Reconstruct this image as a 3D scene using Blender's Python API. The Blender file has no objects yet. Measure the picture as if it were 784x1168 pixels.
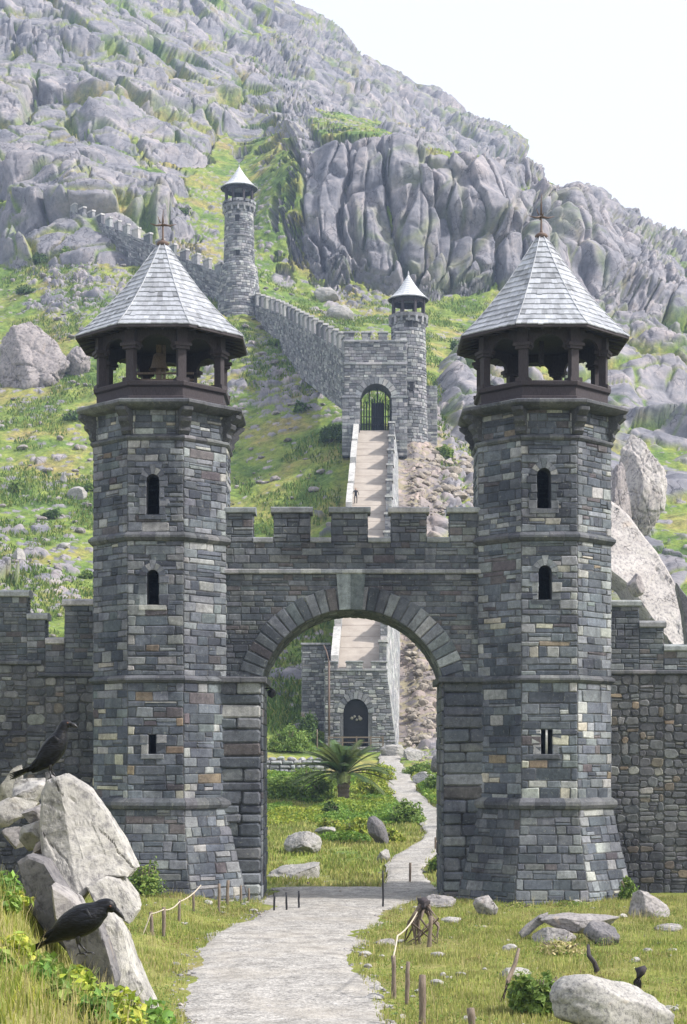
import bpy, bmesh, math, random
import numpy as np
from mathutils import Vector, Matrix, noise as mnoise

R_ = math.radians
scene = bpy.context.scene
col = scene.collection

# ------------------------------------------------------------ camera, sky, sun, exposure
cd = bpy.data.cameras.new('camera'); cam = bpy.data.objects.new('camera', cd); col.objects.link(cam)
cam.location = (0, 0, 5.5); cam.rotation_euler = (R_(90), 0, 0)
cd.sensor_fit = 'VERTICAL'; cd.sensor_height = 24.0
FPX = 1900.0
cd.lens = 24.0 * FPX / 1168.0
cd.shift_y = (860 - 584) / 1168.0
cd.clip_start = 0.1; cd.clip_end = 6000
scene.camera = cam
scene.render.resolution_x = 687; scene.render.resolution_y = 1024

SUN = Vector((0.72, -0.16, 0.69)).normalized()
w = bpy.data.worlds.new('World'); scene.world = w; w.use_nodes = True
nt = w.node_tree; nt.nodes.clear()
sky = nt.nodes.new('ShaderNodeTexSky'); sky.sky_type = 'NISHITA'; sky.sun_disc = False
sky.sun_elevation = math.asin(SUN.z); sky.sun_rotation = math.atan2(SUN.x, SUN.y)
sky.air_density = 1.0; sky.dust_density = 4.0; sky.ozone_density = 1.0
bg1 = nt.nodes.new('ShaderNodeBackground'); bg1.inputs[1].default_value = 0.065
bg2 = nt.nodes.new('ShaderNodeBackground'); bg2.inputs[0].default_value = (1.0, 0.985, 0.985, 1); bg2.inputs[1].default_value = 0.70
add = nt.nodes.new('ShaderNodeAddShader'); wo = nt.nodes.new('ShaderNodeOutputWorld')
nt.links.new(sky.outputs[0], bg1.inputs[0]); nt.links.new(bg1.outputs[0], add.inputs[0])
nt.links.new(bg2.outputs[0], add.inputs[1]); nt.links.new(add.outputs[0], wo.inputs[0])
sl = bpy.data.lights.new('sun', 'SUN'); so = bpy.data.objects.new('sun', sl); col.objects.link(so)
sl.energy = 4.7; sl.angle = R_(3.0); sl.color = (1.0, 0.955, 0.89)
so.rotation_euler = SUN.to_track_quat('Z', 'Y').to_euler(); so.location = (60, 0, 120)
scene.view_settings.view_transform = 'Standard'; scene.view_settings.look = 'None'
scene.view_settings.exposure = 0.47; scene.view_settings.gamma = 1.0
scene.view_settings.use_curve_mapping = False
scene.cycles.volume_bounces = 0
scene.cycles.max_bounces = 5

# ------------------------------------------------------------ helpers: points, noise
def P(px, py, Y):
    return Vector(((px - 392) / FPX * Y, Y, 5.5 + (860 - py) / FPX * Y))

def _h(ix, iy, iz, seed):
    h = (ix.astype(np.int64) * 73856093) ^ (iy.astype(np.int64) * 19349663) ^ (iz.astype(np.int64) * 83492791) ^ (seed * 2654435761)
    h &= 0xffffffff
    h ^= h >> 15; h = (h * 2246822519) & 0xffffffff
    h ^= h >> 13; h = (h * 3266489917) & 0xffffffff
    h ^= h >> 16
    return h

def vnoise(x, y, z, seed=0):
    x0, y0, z0 = np.floor(x), np.floor(y), np.floor(z)
    fx, fy, fz = x - x0, y - y0, z - z0
    fx = fx * fx * (3 - 2 * fx); fy = fy * fy * (3 - 2 * fy); fz = fz * fz * (3 - 2 * fz)
    r = 0
    for i in (0, 1):
        for j in (0, 1):
            for k in (0, 1):
                v = _h(x0 + i, y0 + j, z0 + k, seed) / 4294967295.0
                r = r + v * (fx if i else 1 - fx) * (fy if j else 1 - fy) * (fz if k else 1 - fz)
    return r * 2 - 1

def fbm(x, y, z, oct=4, seed=0):
    r = 0; a = 1; t = 0
    for o in range(oct):
        r = r + a * vnoise(x * 2 ** o + 17.3 * o, y * 2 ** o - 9.1 * o, z * 2 ** o + 4.7 * o, seed + o); t += a; a *= 0.5
    return r / t

def voro(x, y, z, seed=0, tilt=False):
    """F2-F1, a random number per cell, F1 and a random plane through the cell"""
    x0, y0, z0 = np.floor(x), np.floor(y), np.floor(z)
    f1 = np.full(x.shape, 9.0); f2 = np.full(x.shape, 9.0); cid = np.zeros(x.shape); pln = np.zeros(x.shape)
    for i in (-1, 0, 1):
        for j in (-1, 0, 1):
            for k in (-1, 0, 1):
                cx, cy, cz = x0 + i, y0 + j, z0 + k
                h = _h(cx, cy, cz, seed)
                a = (h & 1023) / 1023.0; b = ((h >> 10) & 1023) / 1023.0; c = ((h >> 20) & 1023) / 1023.0
                ex, ey, ez = cx + .1 + .8 * a - x, cy + .1 + .8 * b - y, cz + .1 + .8 * c - z
                d = np.sqrt(ex ** 2 + ey ** 2 + ez ** 2)
                n = d < f1
                f2 = np.where(n, f1, np.minimum(f2, d))
                cid = np.where(n, ((h * 40503) & 65535) / 65535.0, cid)
                pln = np.where(n, (b - .5) * 2 * ex + (a - .5) * 2 * ez, pln)
                f1 = np.where(n, d, f1)
    return (f2 - f1, cid, f1, pln) if tilt else (f2 - f1, cid, f1)

def sstep(a, b, x):
    t = np.clip((x - a) / (b - a), 0, 1)
    return t * t * (3 - 2 * t)

def pillow(e, w=0.45):
    t = np.clip(e / w, 0, 1)
    return 1 - (1 - t) ** 2.2

# ------------------------------------------------------------ helpers: objects
def tag(o, label=None, cat=None, group=None, kind=None):
    if label: o['label'] = label
    if cat: o['category'] = cat
    if group: o['group'] = group
    if kind: o['kind'] = kind
    return o

def empty(name, loc, label, cat, group=None):
    o = bpy.data.objects.new(name, None); col.objects.link(o); o.location = loc
    o.empty_display_size = 0.3
    return tag(o, label, cat, group)

class MB:
    def __init__(s): s.v = []; s.f = []; s.c = []; s.sm = []
    def add(s, vs, fs, c=(1, 1, 1), smooth=False):
        n = len(s.v); s.v.extend(tuple(v) for v in vs)
        for f in fs: s.f.append(tuple(i + n for i in f)); s.c.append(c); s.sm.append(smooth)
    def box(s, c, d, colr=(1, 1, 1), rot=None, jit=0.0, taper=0.0):
        vs = []
        for z in (-.5, .5):
            for x, y in ((-.5, -.5), (.5, -.5), (.5, .5), (-.5, .5)):
                k = 1 - taper if z > 0 else 1
                v = Vector((x * d[0] * k, y * d[1] * k, z * d[2]))
                if jit: v += Vector([random.uniform(-jit, jit) for _ in range(3)])
                if rot is not None: v = rot @ v
                vs.append(v + Vector(c))
        s.add(vs, [(3, 2, 1, 0), (4, 5, 6, 7), (0, 1, 5, 4), (1, 2, 6, 5), (2, 3, 7, 6), (3, 0, 4, 7)], colr)
    def tube(s, pts, rad, n=6, colr=(1, 1, 1), smooth=True, cap=True):
        pts = [Vector(p) for p in pts]
        if not hasattr(rad, '__len__'): rad = [rad] * len(pts)
        vs = []; fs = []
        for i, p in enumerate(pts):
            a = pts[max(i - 1, 0)]; b = pts[min(i + 1, len(pts) - 1)]
            d = (b - a).normalized()
            u = d.cross(Vector((0, 0, 1)) if abs(d.z) < .95 else Vector((1, 0, 0))).normalized(); w_ = d.cross(u)
            for k in range(n):
                t = 2 * math.pi * k / n
                vs.append(p + (u * math.cos(t) + w_ * math.sin(t)) * rad[i])
        for i in range(len(pts) - 1):
            for k in range(n):
                fs.append((i * n + k, i * n + (k + 1) % n, (i + 1) * n + (k + 1) % n, (i + 1) * n + k))
        if cap:
            fs.append(tuple(range(n))[::-1]); fs.append(tuple((len(pts) - 1) * n + k for k in range(n)))
        s.add(vs, fs, colr, smooth)
    def lathe(s, prof, c=(0, 0, 0), n=16, a0=0.0, colr=(1, 1, 1), smooth=False, apothem=False):
        k = 1 / math.cos(math.pi / n) if apothem else 1
        vs = []; fs = []
        for r, z in prof:
            for i in range(n):
                t = a0 + 2 * math.pi * i / n
                vs.append((c[0] + r * k * math.cos(t), c[1] + r * k * math.sin(t), c[2] + z))
        for j in range(len(prof) - 1):
            for i in range(n):
                fs.append((j * n + i, j * n + (i + 1) % n, (j + 1) * n + (i + 1) % n, (j + 1) * n + i))
        s.add(vs, fs, colr, smooth)
    def build(s, name, mat, parent=None, offset=None):
        me = bpy.data.meshes.new(name)
        off = Vector(offset) if offset is not None else None
        if off is None and parent is not None:
            off = Vector((0, 0, 0)); q = parent
            while q is not None: off = off + q.location; q = q.parent
        V = np.array(s.v, dtype=np.float64)
        if off is not None and len(V): V = V - np.array(off)
        me.from_pydata(V.tolist(), [], s.f)
        ca = me.color_attributes.new('col', 'FLOAT_COLOR', 'CORNER')
        cols = np.ones((len(me.loops), 4), dtype=np.float32)
        ln = [len(f) for f in s.f]
        cols[:, :3] = np.repeat(np.array(s.c, dtype=np.float32), ln, axis=0)
        ca.data.foreach_set('color', cols.ravel())
        me.polygons.foreach_set('use_smooth', np.array(s.sm, dtype=bool))
        me.materials.append(mat); me.update()
        o = bpy.data.objects.new(name, me); col.objects.link(o)
        if parent is not None: o.parent = parent
        if parent is None and offset is not None: o.location = offset
        return o

def npmesh(name, V, F, mat, attrs=None, cattr=None, smooth=True, loc=None, parent=None):
    """V (n,3), F (m,k) numpy"""
    me = bpy.data.meshes.new(name)
    V = np.asarray(V, dtype=np.float32); F = np.asarray(F, dtype=np.int32)
    k = F.shape[1]
    if loc is not None: V = V - np.array(loc, dtype=np.float32)
    me.vertices.add(len(V)); me.vertices.foreach_set('co', V.ravel())
    me.loops.add(F.size); me.loops.foreach_set('vertex_index', F.ravel())
    me.polygons.add(len(F)); me.polygons.foreach_set('loop_start', np.arange(0, F.size, k, dtype=np.int32))
    me.polygons.foreach_set('use_smooth', np.full(len(F), smooth, dtype=bool))
    me.update(calc_edges=True)
    for n, a in (attrs or {}).items():
        at = me.attributes.new(n, 'FLOAT', 'POINT'); at.data.foreach_set('value', np.asarray(a, dtype=np.float32))
    if cattr is not None:
        ca = me.color_attributes.new('col', 'FLOAT_COLOR', 'POINT')
        c4 = np.ones((len(V), 4), dtype=np.float32); c4[:, :3] = cattr
        ca.data.foreach_set('color', c4.ravel())
    me.materials.append(mat)
    o = bpy.data.objects.new(name, me); col.objects.link(o)
    if loc is not None: o.location = loc
    if parent is not None: o.parent = parent
    return o

# ------------------------------------------------------------ materials
class NT:
    def __init__(s, name):
        s.m = bpy.data.materials.new(name); s.m.use_nodes = True; s.t = s.m.node_tree
        s.b = s.t.nodes['Principled BSDF']
    def n(s, typ, **kw):
        o = s.t.nodes.new(typ)
        for k, v in kw.items(): setattr(o, k, v)
        return o
    def l(s, a, b): s.t.links.new(a, b)
    def noise(s, scale, detail=5, rough=.6, vec=None, dist=0.0):
        o = s.n('ShaderNodeTexNoise'); o.inputs['Scale'].default_value = scale; o.inputs['Detail'].default_value = detail
        o.inputs['Roughness'].default_value = rough; o.inputs['Distortion'].default_value = dist
        s.l(vec if vec is not None else s.pos(), o.inputs['Vector']); return o.outputs['Fac']
    def pos(s):
        if not hasattr(s, '_p'): s._p = s.n('ShaderNodeNewGeometry').outputs['Position']
        return s._p
    def ramp(s, fac, stops):
        o = s.n('ShaderNodeValToRGB'); e = o.color_ramp.elements
        e[0].position = stops[0][0]; e[0].color = (*stops[0][1], 1)
        e[1].position = stops[-1][0]; e[1].color = (*stops[-1][1], 1)
        for p, c in stops[1:-1]:
            x = e.new(p); x.color = (*c, 1)
        s.l(fac, o.inputs[0]); return o.outputs[0]
    def mix(s, fac, a, b, typ='MIX'):
        o = s.n('ShaderNodeMix'); o.data_type = 'RGBA'; o.blend_type = typ
        for sock, v in ((o.inputs[0], fac), (o.inputs[6], a), (o.inputs[7], b)):
            if isinstance(v, (int, float)): sock.default_value = v
            elif isinstance(v, tuple): sock.default_value = (*v, 1)
            else: s.l(v, sock)
        return o.outputs[2]
    def math(s, op, a, b=0.0):
        o = s.n('ShaderNodeMath'); o.operation = op
        for sock, v in ((o.inputs[0], a), (o.inputs[1], b)):
            if isinstance(v, (int, float)): sock.default_value = v
            else: s.l(v, sock)
        return o.outputs[0]
    def attr(s, name, fac=False):
        o = s.n('ShaderNodeAttribute'); o.attribute_name = name
        return o.outputs['Fac'] if fac else o.outputs['Color']
    def bump(s, h, strength=.5, dist=.05, prev=None):
        o = s.n('ShaderNodeBump'); o.inputs['Strength'].default_value = strength; o.inputs['Distance'].default_value = dist
        s.l(h, o.inputs['Height'])
        if prev is not None: s.l(prev, o.inputs['Normal'])
        return o.outputs[0]
    def out(s, color, rough=.85, normal=None, spec=.3):
        if isinstance(color, tuple): s.b.inputs['Base Color'].default_value = (*color, 1)
        else: s.l(color, s.b.inputs['Base Color'])
        s.b.inputs['Roughness'].default_value = rough; s.b.inputs['Specular IOR Level'].default_value = spec
        if normal is not None: s.l(normal, s.b.inputs['Normal'])
        return s.m

def mat_stone(name, sc=6.0, lo=.62, hi=1.3, bump=.5, dist=.03, rough=.82, stain=.5):
    t = NT(name); c = t.attr('col')
    n1 = t.noise(sc, 8, .7); n2 = t.noise(sc * 5, 4, .65); n3 = t.noise(.35, 4, .6)
    v = t.ramp(n1, [(.3, (lo, lo, lo)), (.7, (hi, hi, hi))])
    c = t.mix(1.0, c, v, 'MULTIPLY')
    v2 = t.ramp(n2, [(.35, (.8, .8, .8)), (.65, (1.15, 1.15, 1.15))])
    c = t.mix(1.0, c, v2, 'MULTIPLY')
    st = t.ramp(n3, [(.42, (1, 1, 1)), (.62, (1 - stain, 1 - stain, 1 - stain * .9))])
    c = t.mix(1.0, c, st, 'MULTIPLY')
    mps = t.n('ShaderNodeMapping'); t.l(t.pos(), mps.inputs[0]); mps.inputs['Scale'].default_value = (1, 1, .12)
    sk = t.ramp(t.noise(2.2, 5, .6, mps.outputs[0]), [(.5, (1, 1, 1)), (.7, (.62, .63, .64))])
    c = t.mix(.8, c, t.mix(1.0, c, sk, 'MULTIPLY'))
    li = t.ramp(t.noise(9.0, 6, .75), [(.58, (0, 0, 0)), (.70, (.6, .6, .6))])
    c = t.mix(li, c, (.30, .31, .27))
    b = t.bump(n1, bump, dist); b = t.bump(n2, bump * .6, dist * .3, b)
    return t.out(c, rough, b)

def mat_col(name, rough=.8, sc=20.0, amt=.25, spec=.3, transl=0.0):
    t = NT(name); c = t.attr('col')
    n = t.noise(sc, 4)
    c = t.mix(1.0, c, t.ramp(n, [(.3, (1 - amt,) * 3), (.7, (1 + amt,) * 3)]), 'MULTIPLY')
    m = t.out(c, rough, None, spec)
    if transl:
        tr = t.n('ShaderNodeBsdfTranslucent'); t.l(c, tr.inputs[0])
        mx = t.n('ShaderNodeMixShader'); mx.inputs[0].default_value = transl
        o = [x for x in t.t.nodes if x.type == 'OUTPUT_MATERIAL'][0]
        t.l(t.b.outputs[0], mx.inputs[1]); t.l(tr.outputs[0], mx.inputs[2]); t.l(mx.outputs[0], o.inputs[0])
    return m

def mat_wood(name, a, b, sc=8.0, rough=.75):
    t = NT(name)
    mp = t.n('ShaderNodeMapping'); t.l(t.pos(), mp.inputs[0]); mp.inputs['Scale'].default_value = (6, 6, 1.0)
    n = t.noise(sc, 6, .65, mp.outputs[0]); n2 = t.noise(1.7, 3)
    c = t.mix(n2, t.ramp(n, [(.3, a), (.7, b)]), t.ramp(n, [(.3, tuple(x * .7 for x in a)), (.7, tuple(x * .85 for x in b))]))
    return t.out(c, rough, t.bump(n, .5, .02))

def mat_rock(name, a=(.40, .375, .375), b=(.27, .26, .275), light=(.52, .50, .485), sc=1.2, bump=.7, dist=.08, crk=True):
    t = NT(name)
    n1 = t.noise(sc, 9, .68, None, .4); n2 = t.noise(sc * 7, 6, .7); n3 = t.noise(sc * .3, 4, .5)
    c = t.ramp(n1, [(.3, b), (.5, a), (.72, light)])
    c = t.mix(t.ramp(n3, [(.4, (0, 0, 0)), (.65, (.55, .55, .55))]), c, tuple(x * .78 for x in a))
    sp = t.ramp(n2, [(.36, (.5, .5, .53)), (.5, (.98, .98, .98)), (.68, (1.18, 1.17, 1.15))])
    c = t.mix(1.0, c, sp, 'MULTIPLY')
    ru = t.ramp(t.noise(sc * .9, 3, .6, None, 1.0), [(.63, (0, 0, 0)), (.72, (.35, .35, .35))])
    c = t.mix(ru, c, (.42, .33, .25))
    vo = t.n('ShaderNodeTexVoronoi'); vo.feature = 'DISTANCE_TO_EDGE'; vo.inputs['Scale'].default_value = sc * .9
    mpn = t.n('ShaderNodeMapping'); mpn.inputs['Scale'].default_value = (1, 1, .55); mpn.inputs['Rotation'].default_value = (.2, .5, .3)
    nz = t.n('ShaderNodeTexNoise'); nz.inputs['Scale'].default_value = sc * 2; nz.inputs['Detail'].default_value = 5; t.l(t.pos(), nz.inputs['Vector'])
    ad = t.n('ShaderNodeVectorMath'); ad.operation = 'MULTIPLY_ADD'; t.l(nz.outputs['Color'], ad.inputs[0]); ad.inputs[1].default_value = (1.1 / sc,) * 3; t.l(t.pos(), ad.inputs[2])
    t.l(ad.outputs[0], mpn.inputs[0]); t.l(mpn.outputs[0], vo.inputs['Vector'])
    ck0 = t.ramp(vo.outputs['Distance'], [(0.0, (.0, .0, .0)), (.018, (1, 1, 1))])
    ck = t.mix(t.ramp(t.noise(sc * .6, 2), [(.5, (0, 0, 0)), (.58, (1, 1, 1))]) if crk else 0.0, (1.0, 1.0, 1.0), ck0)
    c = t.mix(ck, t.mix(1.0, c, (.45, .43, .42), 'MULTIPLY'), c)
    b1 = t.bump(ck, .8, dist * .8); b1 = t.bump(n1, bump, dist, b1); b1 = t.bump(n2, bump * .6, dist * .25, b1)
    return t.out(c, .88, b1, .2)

M_tower = mat_stone('dressed_slate_stone')
M_rubble = mat_stone('rubble_stone', 5.0, .6, 1.3, .6, .04)
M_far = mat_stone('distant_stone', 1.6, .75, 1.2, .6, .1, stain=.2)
M_trim = mat_stone('dark_trim_stone', 3.0, .65, 1.35, .6, .03, stain=.3)
M_shingle = mat_wood('weathered_shingle', (.40, .42, .46), (.62, .63, .66), 6.0)
M_shc = mat_stone('shingle_silver', 9.0, .8, 1.15, .35, .01, .55, stain=.12)
M_dwood = mat_wood('dark_timber', (.026, .021, .025), (.066, .055, .062))
M_postw = mat_wood('weathered_post', (.12, .09, .07), (.26, .21, .17))
M_iron = mat_wood('rusted_iron', (.10, .065, .05), (.17, .12, .10), 20, .6)
M_black = NT('dark_iron').out((.02, .02, .024), .5)
M_rock = mat_rock('granite_boulder', (.30, .285, .285), (.19, .18, .19), (.40, .385, .375), sc=1.3)
M_rockfar = mat_rock('granite_far', (.28, .255, .255), (.18, .165, .17), (.37, .34, .335), sc=.35, dist=.2)
M_scree = mat_rock('scree_stone', (.31, .275, .235), (.20, .17, .14), (.42, .385, .34), sc=.6, dist=.1, crk=False)
M_pale = mat_rock('pale_limestone', (.36, .35, .34), (.22, .215, .21), (.46, .45, .43), 1.9, .9, .06, False)
M_slab2 = mat_rock('pale_slab_granite', (.40, .375, .365), (.28, .255, .25), (.48, .455, .44), .5, .7, .15)
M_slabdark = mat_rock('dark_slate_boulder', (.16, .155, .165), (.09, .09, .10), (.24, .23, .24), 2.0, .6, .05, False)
M_leaf = mat_col('leaves', .55, 3.0, .25, .35, .35)
M_blade = mat_col('grass_blades', .6, .8, .3, .2, .35)
M_rope = NT('rope').out((.45, .40, .32), .9)
# ------------------------------------------------------------ terrain shape
RY = [67, 85, 100, 120, 150, 185, 215, 250, 290, 330, 350, 370, 450, 500, 600, 680, 760, 900]
TT = {
 -700: [990, 950, 910, 860, 780, 620, 520, 420, 310, 220, 190, 150, 0, -60, -150, -200, -150, 0],
 -150: [995, 955, 915, 870, 790, 640, 545, 445, 340, 255, 215, 175, 20, -50, -130, -170, -120, 0],
 0:   [1002, 958, 925, 885, 805, 660, 570, 470, 372, 290, 245, 205, 60, -15, -90, -130, -90, 40],
 110: [1008, 962, 932, 892, 818, 680, 575, 460, 345, 262, 215, 185, 75, 15, -60, -100, -60, 60],
 200: [1013, 964, 934, 894, 828, 690, 572, 455, 350, 285, 240, 205, 118, 62, -30, -60, -25, 150],
 278: [1015, 965, 935, 895, 836, 690, 562, 445, 352, 300, 262, 225, 138, 89, 4, -30, 18, 220],
 340: [1015, 965, 935, 895, 842, 685, 540, 438, 372, 326, 195, 170, 128, 110, 43, 14, 62, 240],
 400: [1015, 965, 935, 895, 852, 665, 515, 432, 380, 338, 165, 152, 140, 133, 77, 58, 104, 280],
 440: [1015, 965, 935, 895, 852, 655, 512, 434, 380, 338, 170, 156, 150, 146, 97, 80, 122, 300],
 470: [1015, 965, 935, 895, 850, 655, 520, 438, 382, 338, 172, 162, 158, 156, 112, 97, 137, 320],
 520: [1015, 965, 933, 893, 846, 668, 540, 455, 395, 342, 188, 178, 174, 171, 136, 122, 158, 330],
 560: [1015, 963, 930, 890, 842, 675, 555, 470, 405, 344, 212, 194, 186, 180, 150, 136, 170, 340],
 600: [1014, 960, 927, 886, 836, 682, 572, 488, 420, 350, 240, 212, 200, 196, 176, 160, 212, 360],
 618: [1013, 958, 925, 885, 834, 685, 578, 494, 425, 354, 255, 220, 206, 206, 218, 230, 270, 370],
 650: [1012, 955, 922, 880, 828, 690, 588, 508, 440, 368, 288, 240, 222, 218, 230, 240, 280, 390],
 720: [1008, 950, 915, 870, 815, 692, 600, 525, 458, 390, 340, 300, 268, 260, 270, 285, 320, 410],
 784: [1000, 945, 905, 860, 800, 685, 600, 530, 465, 402, 365, 330, 296, 285, 298, 315, 345, 430],
 950: [990, 935, 890, 845, 785, 680, 600, 535, 475, 420, 390, 360, 335, 325, 335, 350, 370, 440],
 1500: [980, 925, 880, 835, 775, 680, 610, 550, 495, 450, 430, 410, 390, 385, 390, 400, 420, 480],
}
CU = np.array([(k - 392) / FPX for k in TT]); RYa = np.array(RY, float)
TZ = np.array([[5.5 + (860 - v) / FPX * y for v, y in zip(TT[k], RY)] for k in TT])
GU = np.arange(-0.60, 0.601, 0.004); GY = np.arange(64, 902, 1.5)
def pchip_rows(xs, ys, x):
    h = np.diff(xs); d = np.diff(ys) / h
    m = np.zeros(len(xs)); m[0] = d[0]; m[-1] = d[-1]
    for i in range(1, len(xs) - 1):
        m[i] = 0 if d[i - 1] * d[i] <= 0 else 2 * d[i - 1] * d[i] / (d[i - 1] + d[i])
    i = np.clip(np.searchsorted(xs, x) - 1, 0, len(h) - 1); t = (x - xs[i]) / h[i]
    t2 = t * t; t3 = t2 * t
    return (2 * t3 - 3 * t2 + 1) * ys[i] + (t3 - 2 * t2 + t) * h[i] * m[i] + (-2 * t3 + 3 * t2) * ys[i + 1] + (t3 - t2) * h[i] * m[i + 1]
_A = np.array([pchip_rows(RYa, TZ[i], np.clip(GY, 67, 900)) for i in range(len(CU))])
_G = np.array([np.interp(GU, CU, _A[:, j]) for j in range(len(GY))]).T    # [u, y]
def _blur(a, n, ax):
    k = np.hanning(2 * n + 3)[1:-1]; k /= k.sum()
    p = [(0, 0), (0, 0)]; p[ax] = (n, n); b = np.pad(a, p, mode='edge')
    return np.apply_along_axis(lambda r: np.convolve(r, k, 'valid'), ax, b)
_G = _blur(_G, 2, 0); _G = _blur(_G, 2, 1)

def z_near(X, Y):
    base = np.interp(Y, [-40, 0, 6, 10, 16, 22, 28, 34, 64, 200], [3.9, 3.8, 3.5, 2.9, 1.8, .9, .3, 0.05, 0, 0])
    emb = np.interp(X, [-30, -6, -3.2, -2.55, -2.25, -1.9, -1.5, -1.2, -.95, -.3, 30], [6.5, 6.0, 5.08, 4.55, 4.05, 3.82, 3.66, 3.50, 3.34, 2.6, 2.6])
    k = 1 - sstep(12.5, 24.0, Y)
    k2 = sstep(2, 9, Y)
    z = base + (emb - 2.6) * k * (.4 + .6 * k2)
    z = z + .35 * sstep(-4.0, -6.0, X) * sstep(30, 50, Y) + .1 * sstep(6, 9, X) * sstep(34, 50, Y)
    return z

def ground_z(X, Y):
    X = np.asarray(X, float); Y = np.asarray(Y, float)
    zn = z_near(X, Y)
    Yc = np.clip(Y, 64.01, 899); u = np.clip(X / Yc, -.599, .599)
    fi = (u - GU[0]) / .004; fj = (Yc - 64) / 1.5
    i = np.clip(np.floor(fi).astype(int), 0, len(GU) - 2); j = np.clip(np.floor(fj).astype(int), 0, len(GY) - 2)
    a = fi - i; b = fj - j
    zf = _G[i, j] * (1 - a) * (1 - b) + _G[i + 1, j] * a * (1 - b) + _G[i, j + 1] * (1 - a) * b + _G[i + 1, j + 1] * a * b
    k = sstep(64, 68, Y)
    return zn * (1 - k) + zf * k
def gz(x, y): return float(ground_z(np.array([x]), np.array([y]))[0])

# path centre lines (px edges -> world on the ground)
def row(pl, pr, py, Y): return ((pl - 392) / FPX * Y, (pr - 392) / FPX * Y, Y)
def Yof(py, z=0.0): return (5.5 - z) * FPX / (py - 860)
PATH1 = [row(190, 460, 1250, Yof(1250)), row(205, 440, 1168, Yof(1168)), row(203, 425, 1130, Yof(1130)), row(210, 405, 1095, Yof(1095)),
         row(248, 415, 1065, Yof(1065)), row(275, 440, 1050, Yof(1050)), row(296, 452, 1038, Yof(1038)), row(298, 466, 1031, Yof(1031)), row(300, 508, 1026, 63.2), row(300, 512, 1020, 66.5), row(302, 512, 1015, 67.6)]
PATH2 = [(1.3, 3.9, 66.6), row(440, 490, 1012, 70), row(439, 482, 1002, 72.5), row(443, 490, 985, 77.5), row(466, 502, 972, 82.5), row(486, 513, 957, 88.5), row(484, 512, 943, 95),
         row(462, 502, 927, 103), row(446, 478, 905, 114), row(434, 468, 881, 127), row(432, 456, 866, 137), row(434, 456, 855, 145)]
def on_path(X, Y, pad=0.0):
    r = np.zeros(np.shape(X), bool)
    for Pp in (PATH1, PATH2):
        ys = [p[2] for p in Pp]; l = np.interp(Y, ys, [p[0] for p in Pp]); rr = np.interp(Y, ys, [p[1] for p in Pp])
        r |= (X > l - pad) & (X < rr + pad) & (Y > ys[0]) & (Y < ys[-1])
    return r

# ---- near ground sheet
def grid_faces(nu, nv):
    i, j = np.meshgrid(np.arange(nu - 1), np.arange(nv - 1), indexing='ij')
    a = (i * nv + j).ravel()
    return np.stack([a, a + nv, a + nv + 1, a + 1], 1)
xs = np.concatenate([np.linspace(-60, -14, 30, endpoint=False), np.linspace(-14, 14, 330), np.linspace(14, 60, 30)[1:]])
ys = np.concatenate([np.linspace(-30, 4, 30, endpoint=False), np.linspace(4, 66, 620)])
XX, YY = np.meshgrid(xs, ys, indexing='ij')
ZZ = ground_z(XX, YY) + fbm(XX * .7, YY * .7, XX * 0, 4, 5) * .09 * sstep(66, 62, YY) * (1 - .7 * on_path(XX, YY, .2))
tG = NT('meadow_soil')
g1 = tG.noise(.5, 6, .65); g2 = tG.noise(6, 5, .7); g3 = tG.noise(.16, 3, .5)
cG = tG.ramp(g1, [(.32, (.13, .165, .04)), (.5, (.20, .225, .055)), (.68, (.28, .26, .10))])
cG = tG.mix(tG.ramp(g3, [(.5, (0, 0, 0)), (.66, (.6, .6, .6))]), cG, (.24, .20, .10))
cG = tG.mix(1.0, cG, tG.ramp(g2, [(.3, (.6, .6, .6)), (.7, (1.25, 1.25, 1.25))]), 'MULTIPLY')
M_meadow = tG.out(cG, .95, tG.bump(g2, .8, .08), .1)
o = npmesh('ground', np.stack([XX, YY, ZZ], -1).reshape(-1, 3), grid_faces(*XX.shape), M_meadow); tag(o, kind='structure')

# ---- hillside and mountain
nu_in = 700
us = np.concatenate([np.linspace(-.58, -.222, 60, endpoint=False), np.linspace(-.222, .222, nu_in), np.linspace(.222, .58, 60)[1:]])
NR = 1250
YF = np.concatenate([np.arange(66, 352, .25), np.arange(352, 900, .8)])
U2, Y2 = np.meshgrid(us, YF, indexing='ij')
Z2 = ground_z(U2 * Y2, Y2)
tn = (Z2 - 5.5) / Y2
ds = np.abs(np.diff(tn, axis=1)) * 1.0 + .22 * np.diff(Y2, axis=1) / Y2[:, :-1] * (Y2[:, :-1] < 720)  + 1e-6
ds = _blur(ds, 20, 0); ds = _blur(ds, 6, 1)
cs = np.concatenate([np.zeros((len(us), 1)), np.cumsum(ds, 1)], 1)
Yg = np.array([np.interp(np.linspace(0, cs[i, -1], NR), cs[i], YF) for i in range(len(us))])
Ug = np.repeat(us[:, None], NR, 1)
Xg = Ug * Yg; Zg = ground_z(Xg, Yg)
Pg = np.stack([Xg, Yg, Zg], -1)
dU = np.gradient(Pg, axis=0); dV = np.gradient(Pg, axis=1)
Ng = np.cross(dU, dV); Ng /= np.linalg.norm(Ng, axis=-1, keepdims=True)
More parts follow.
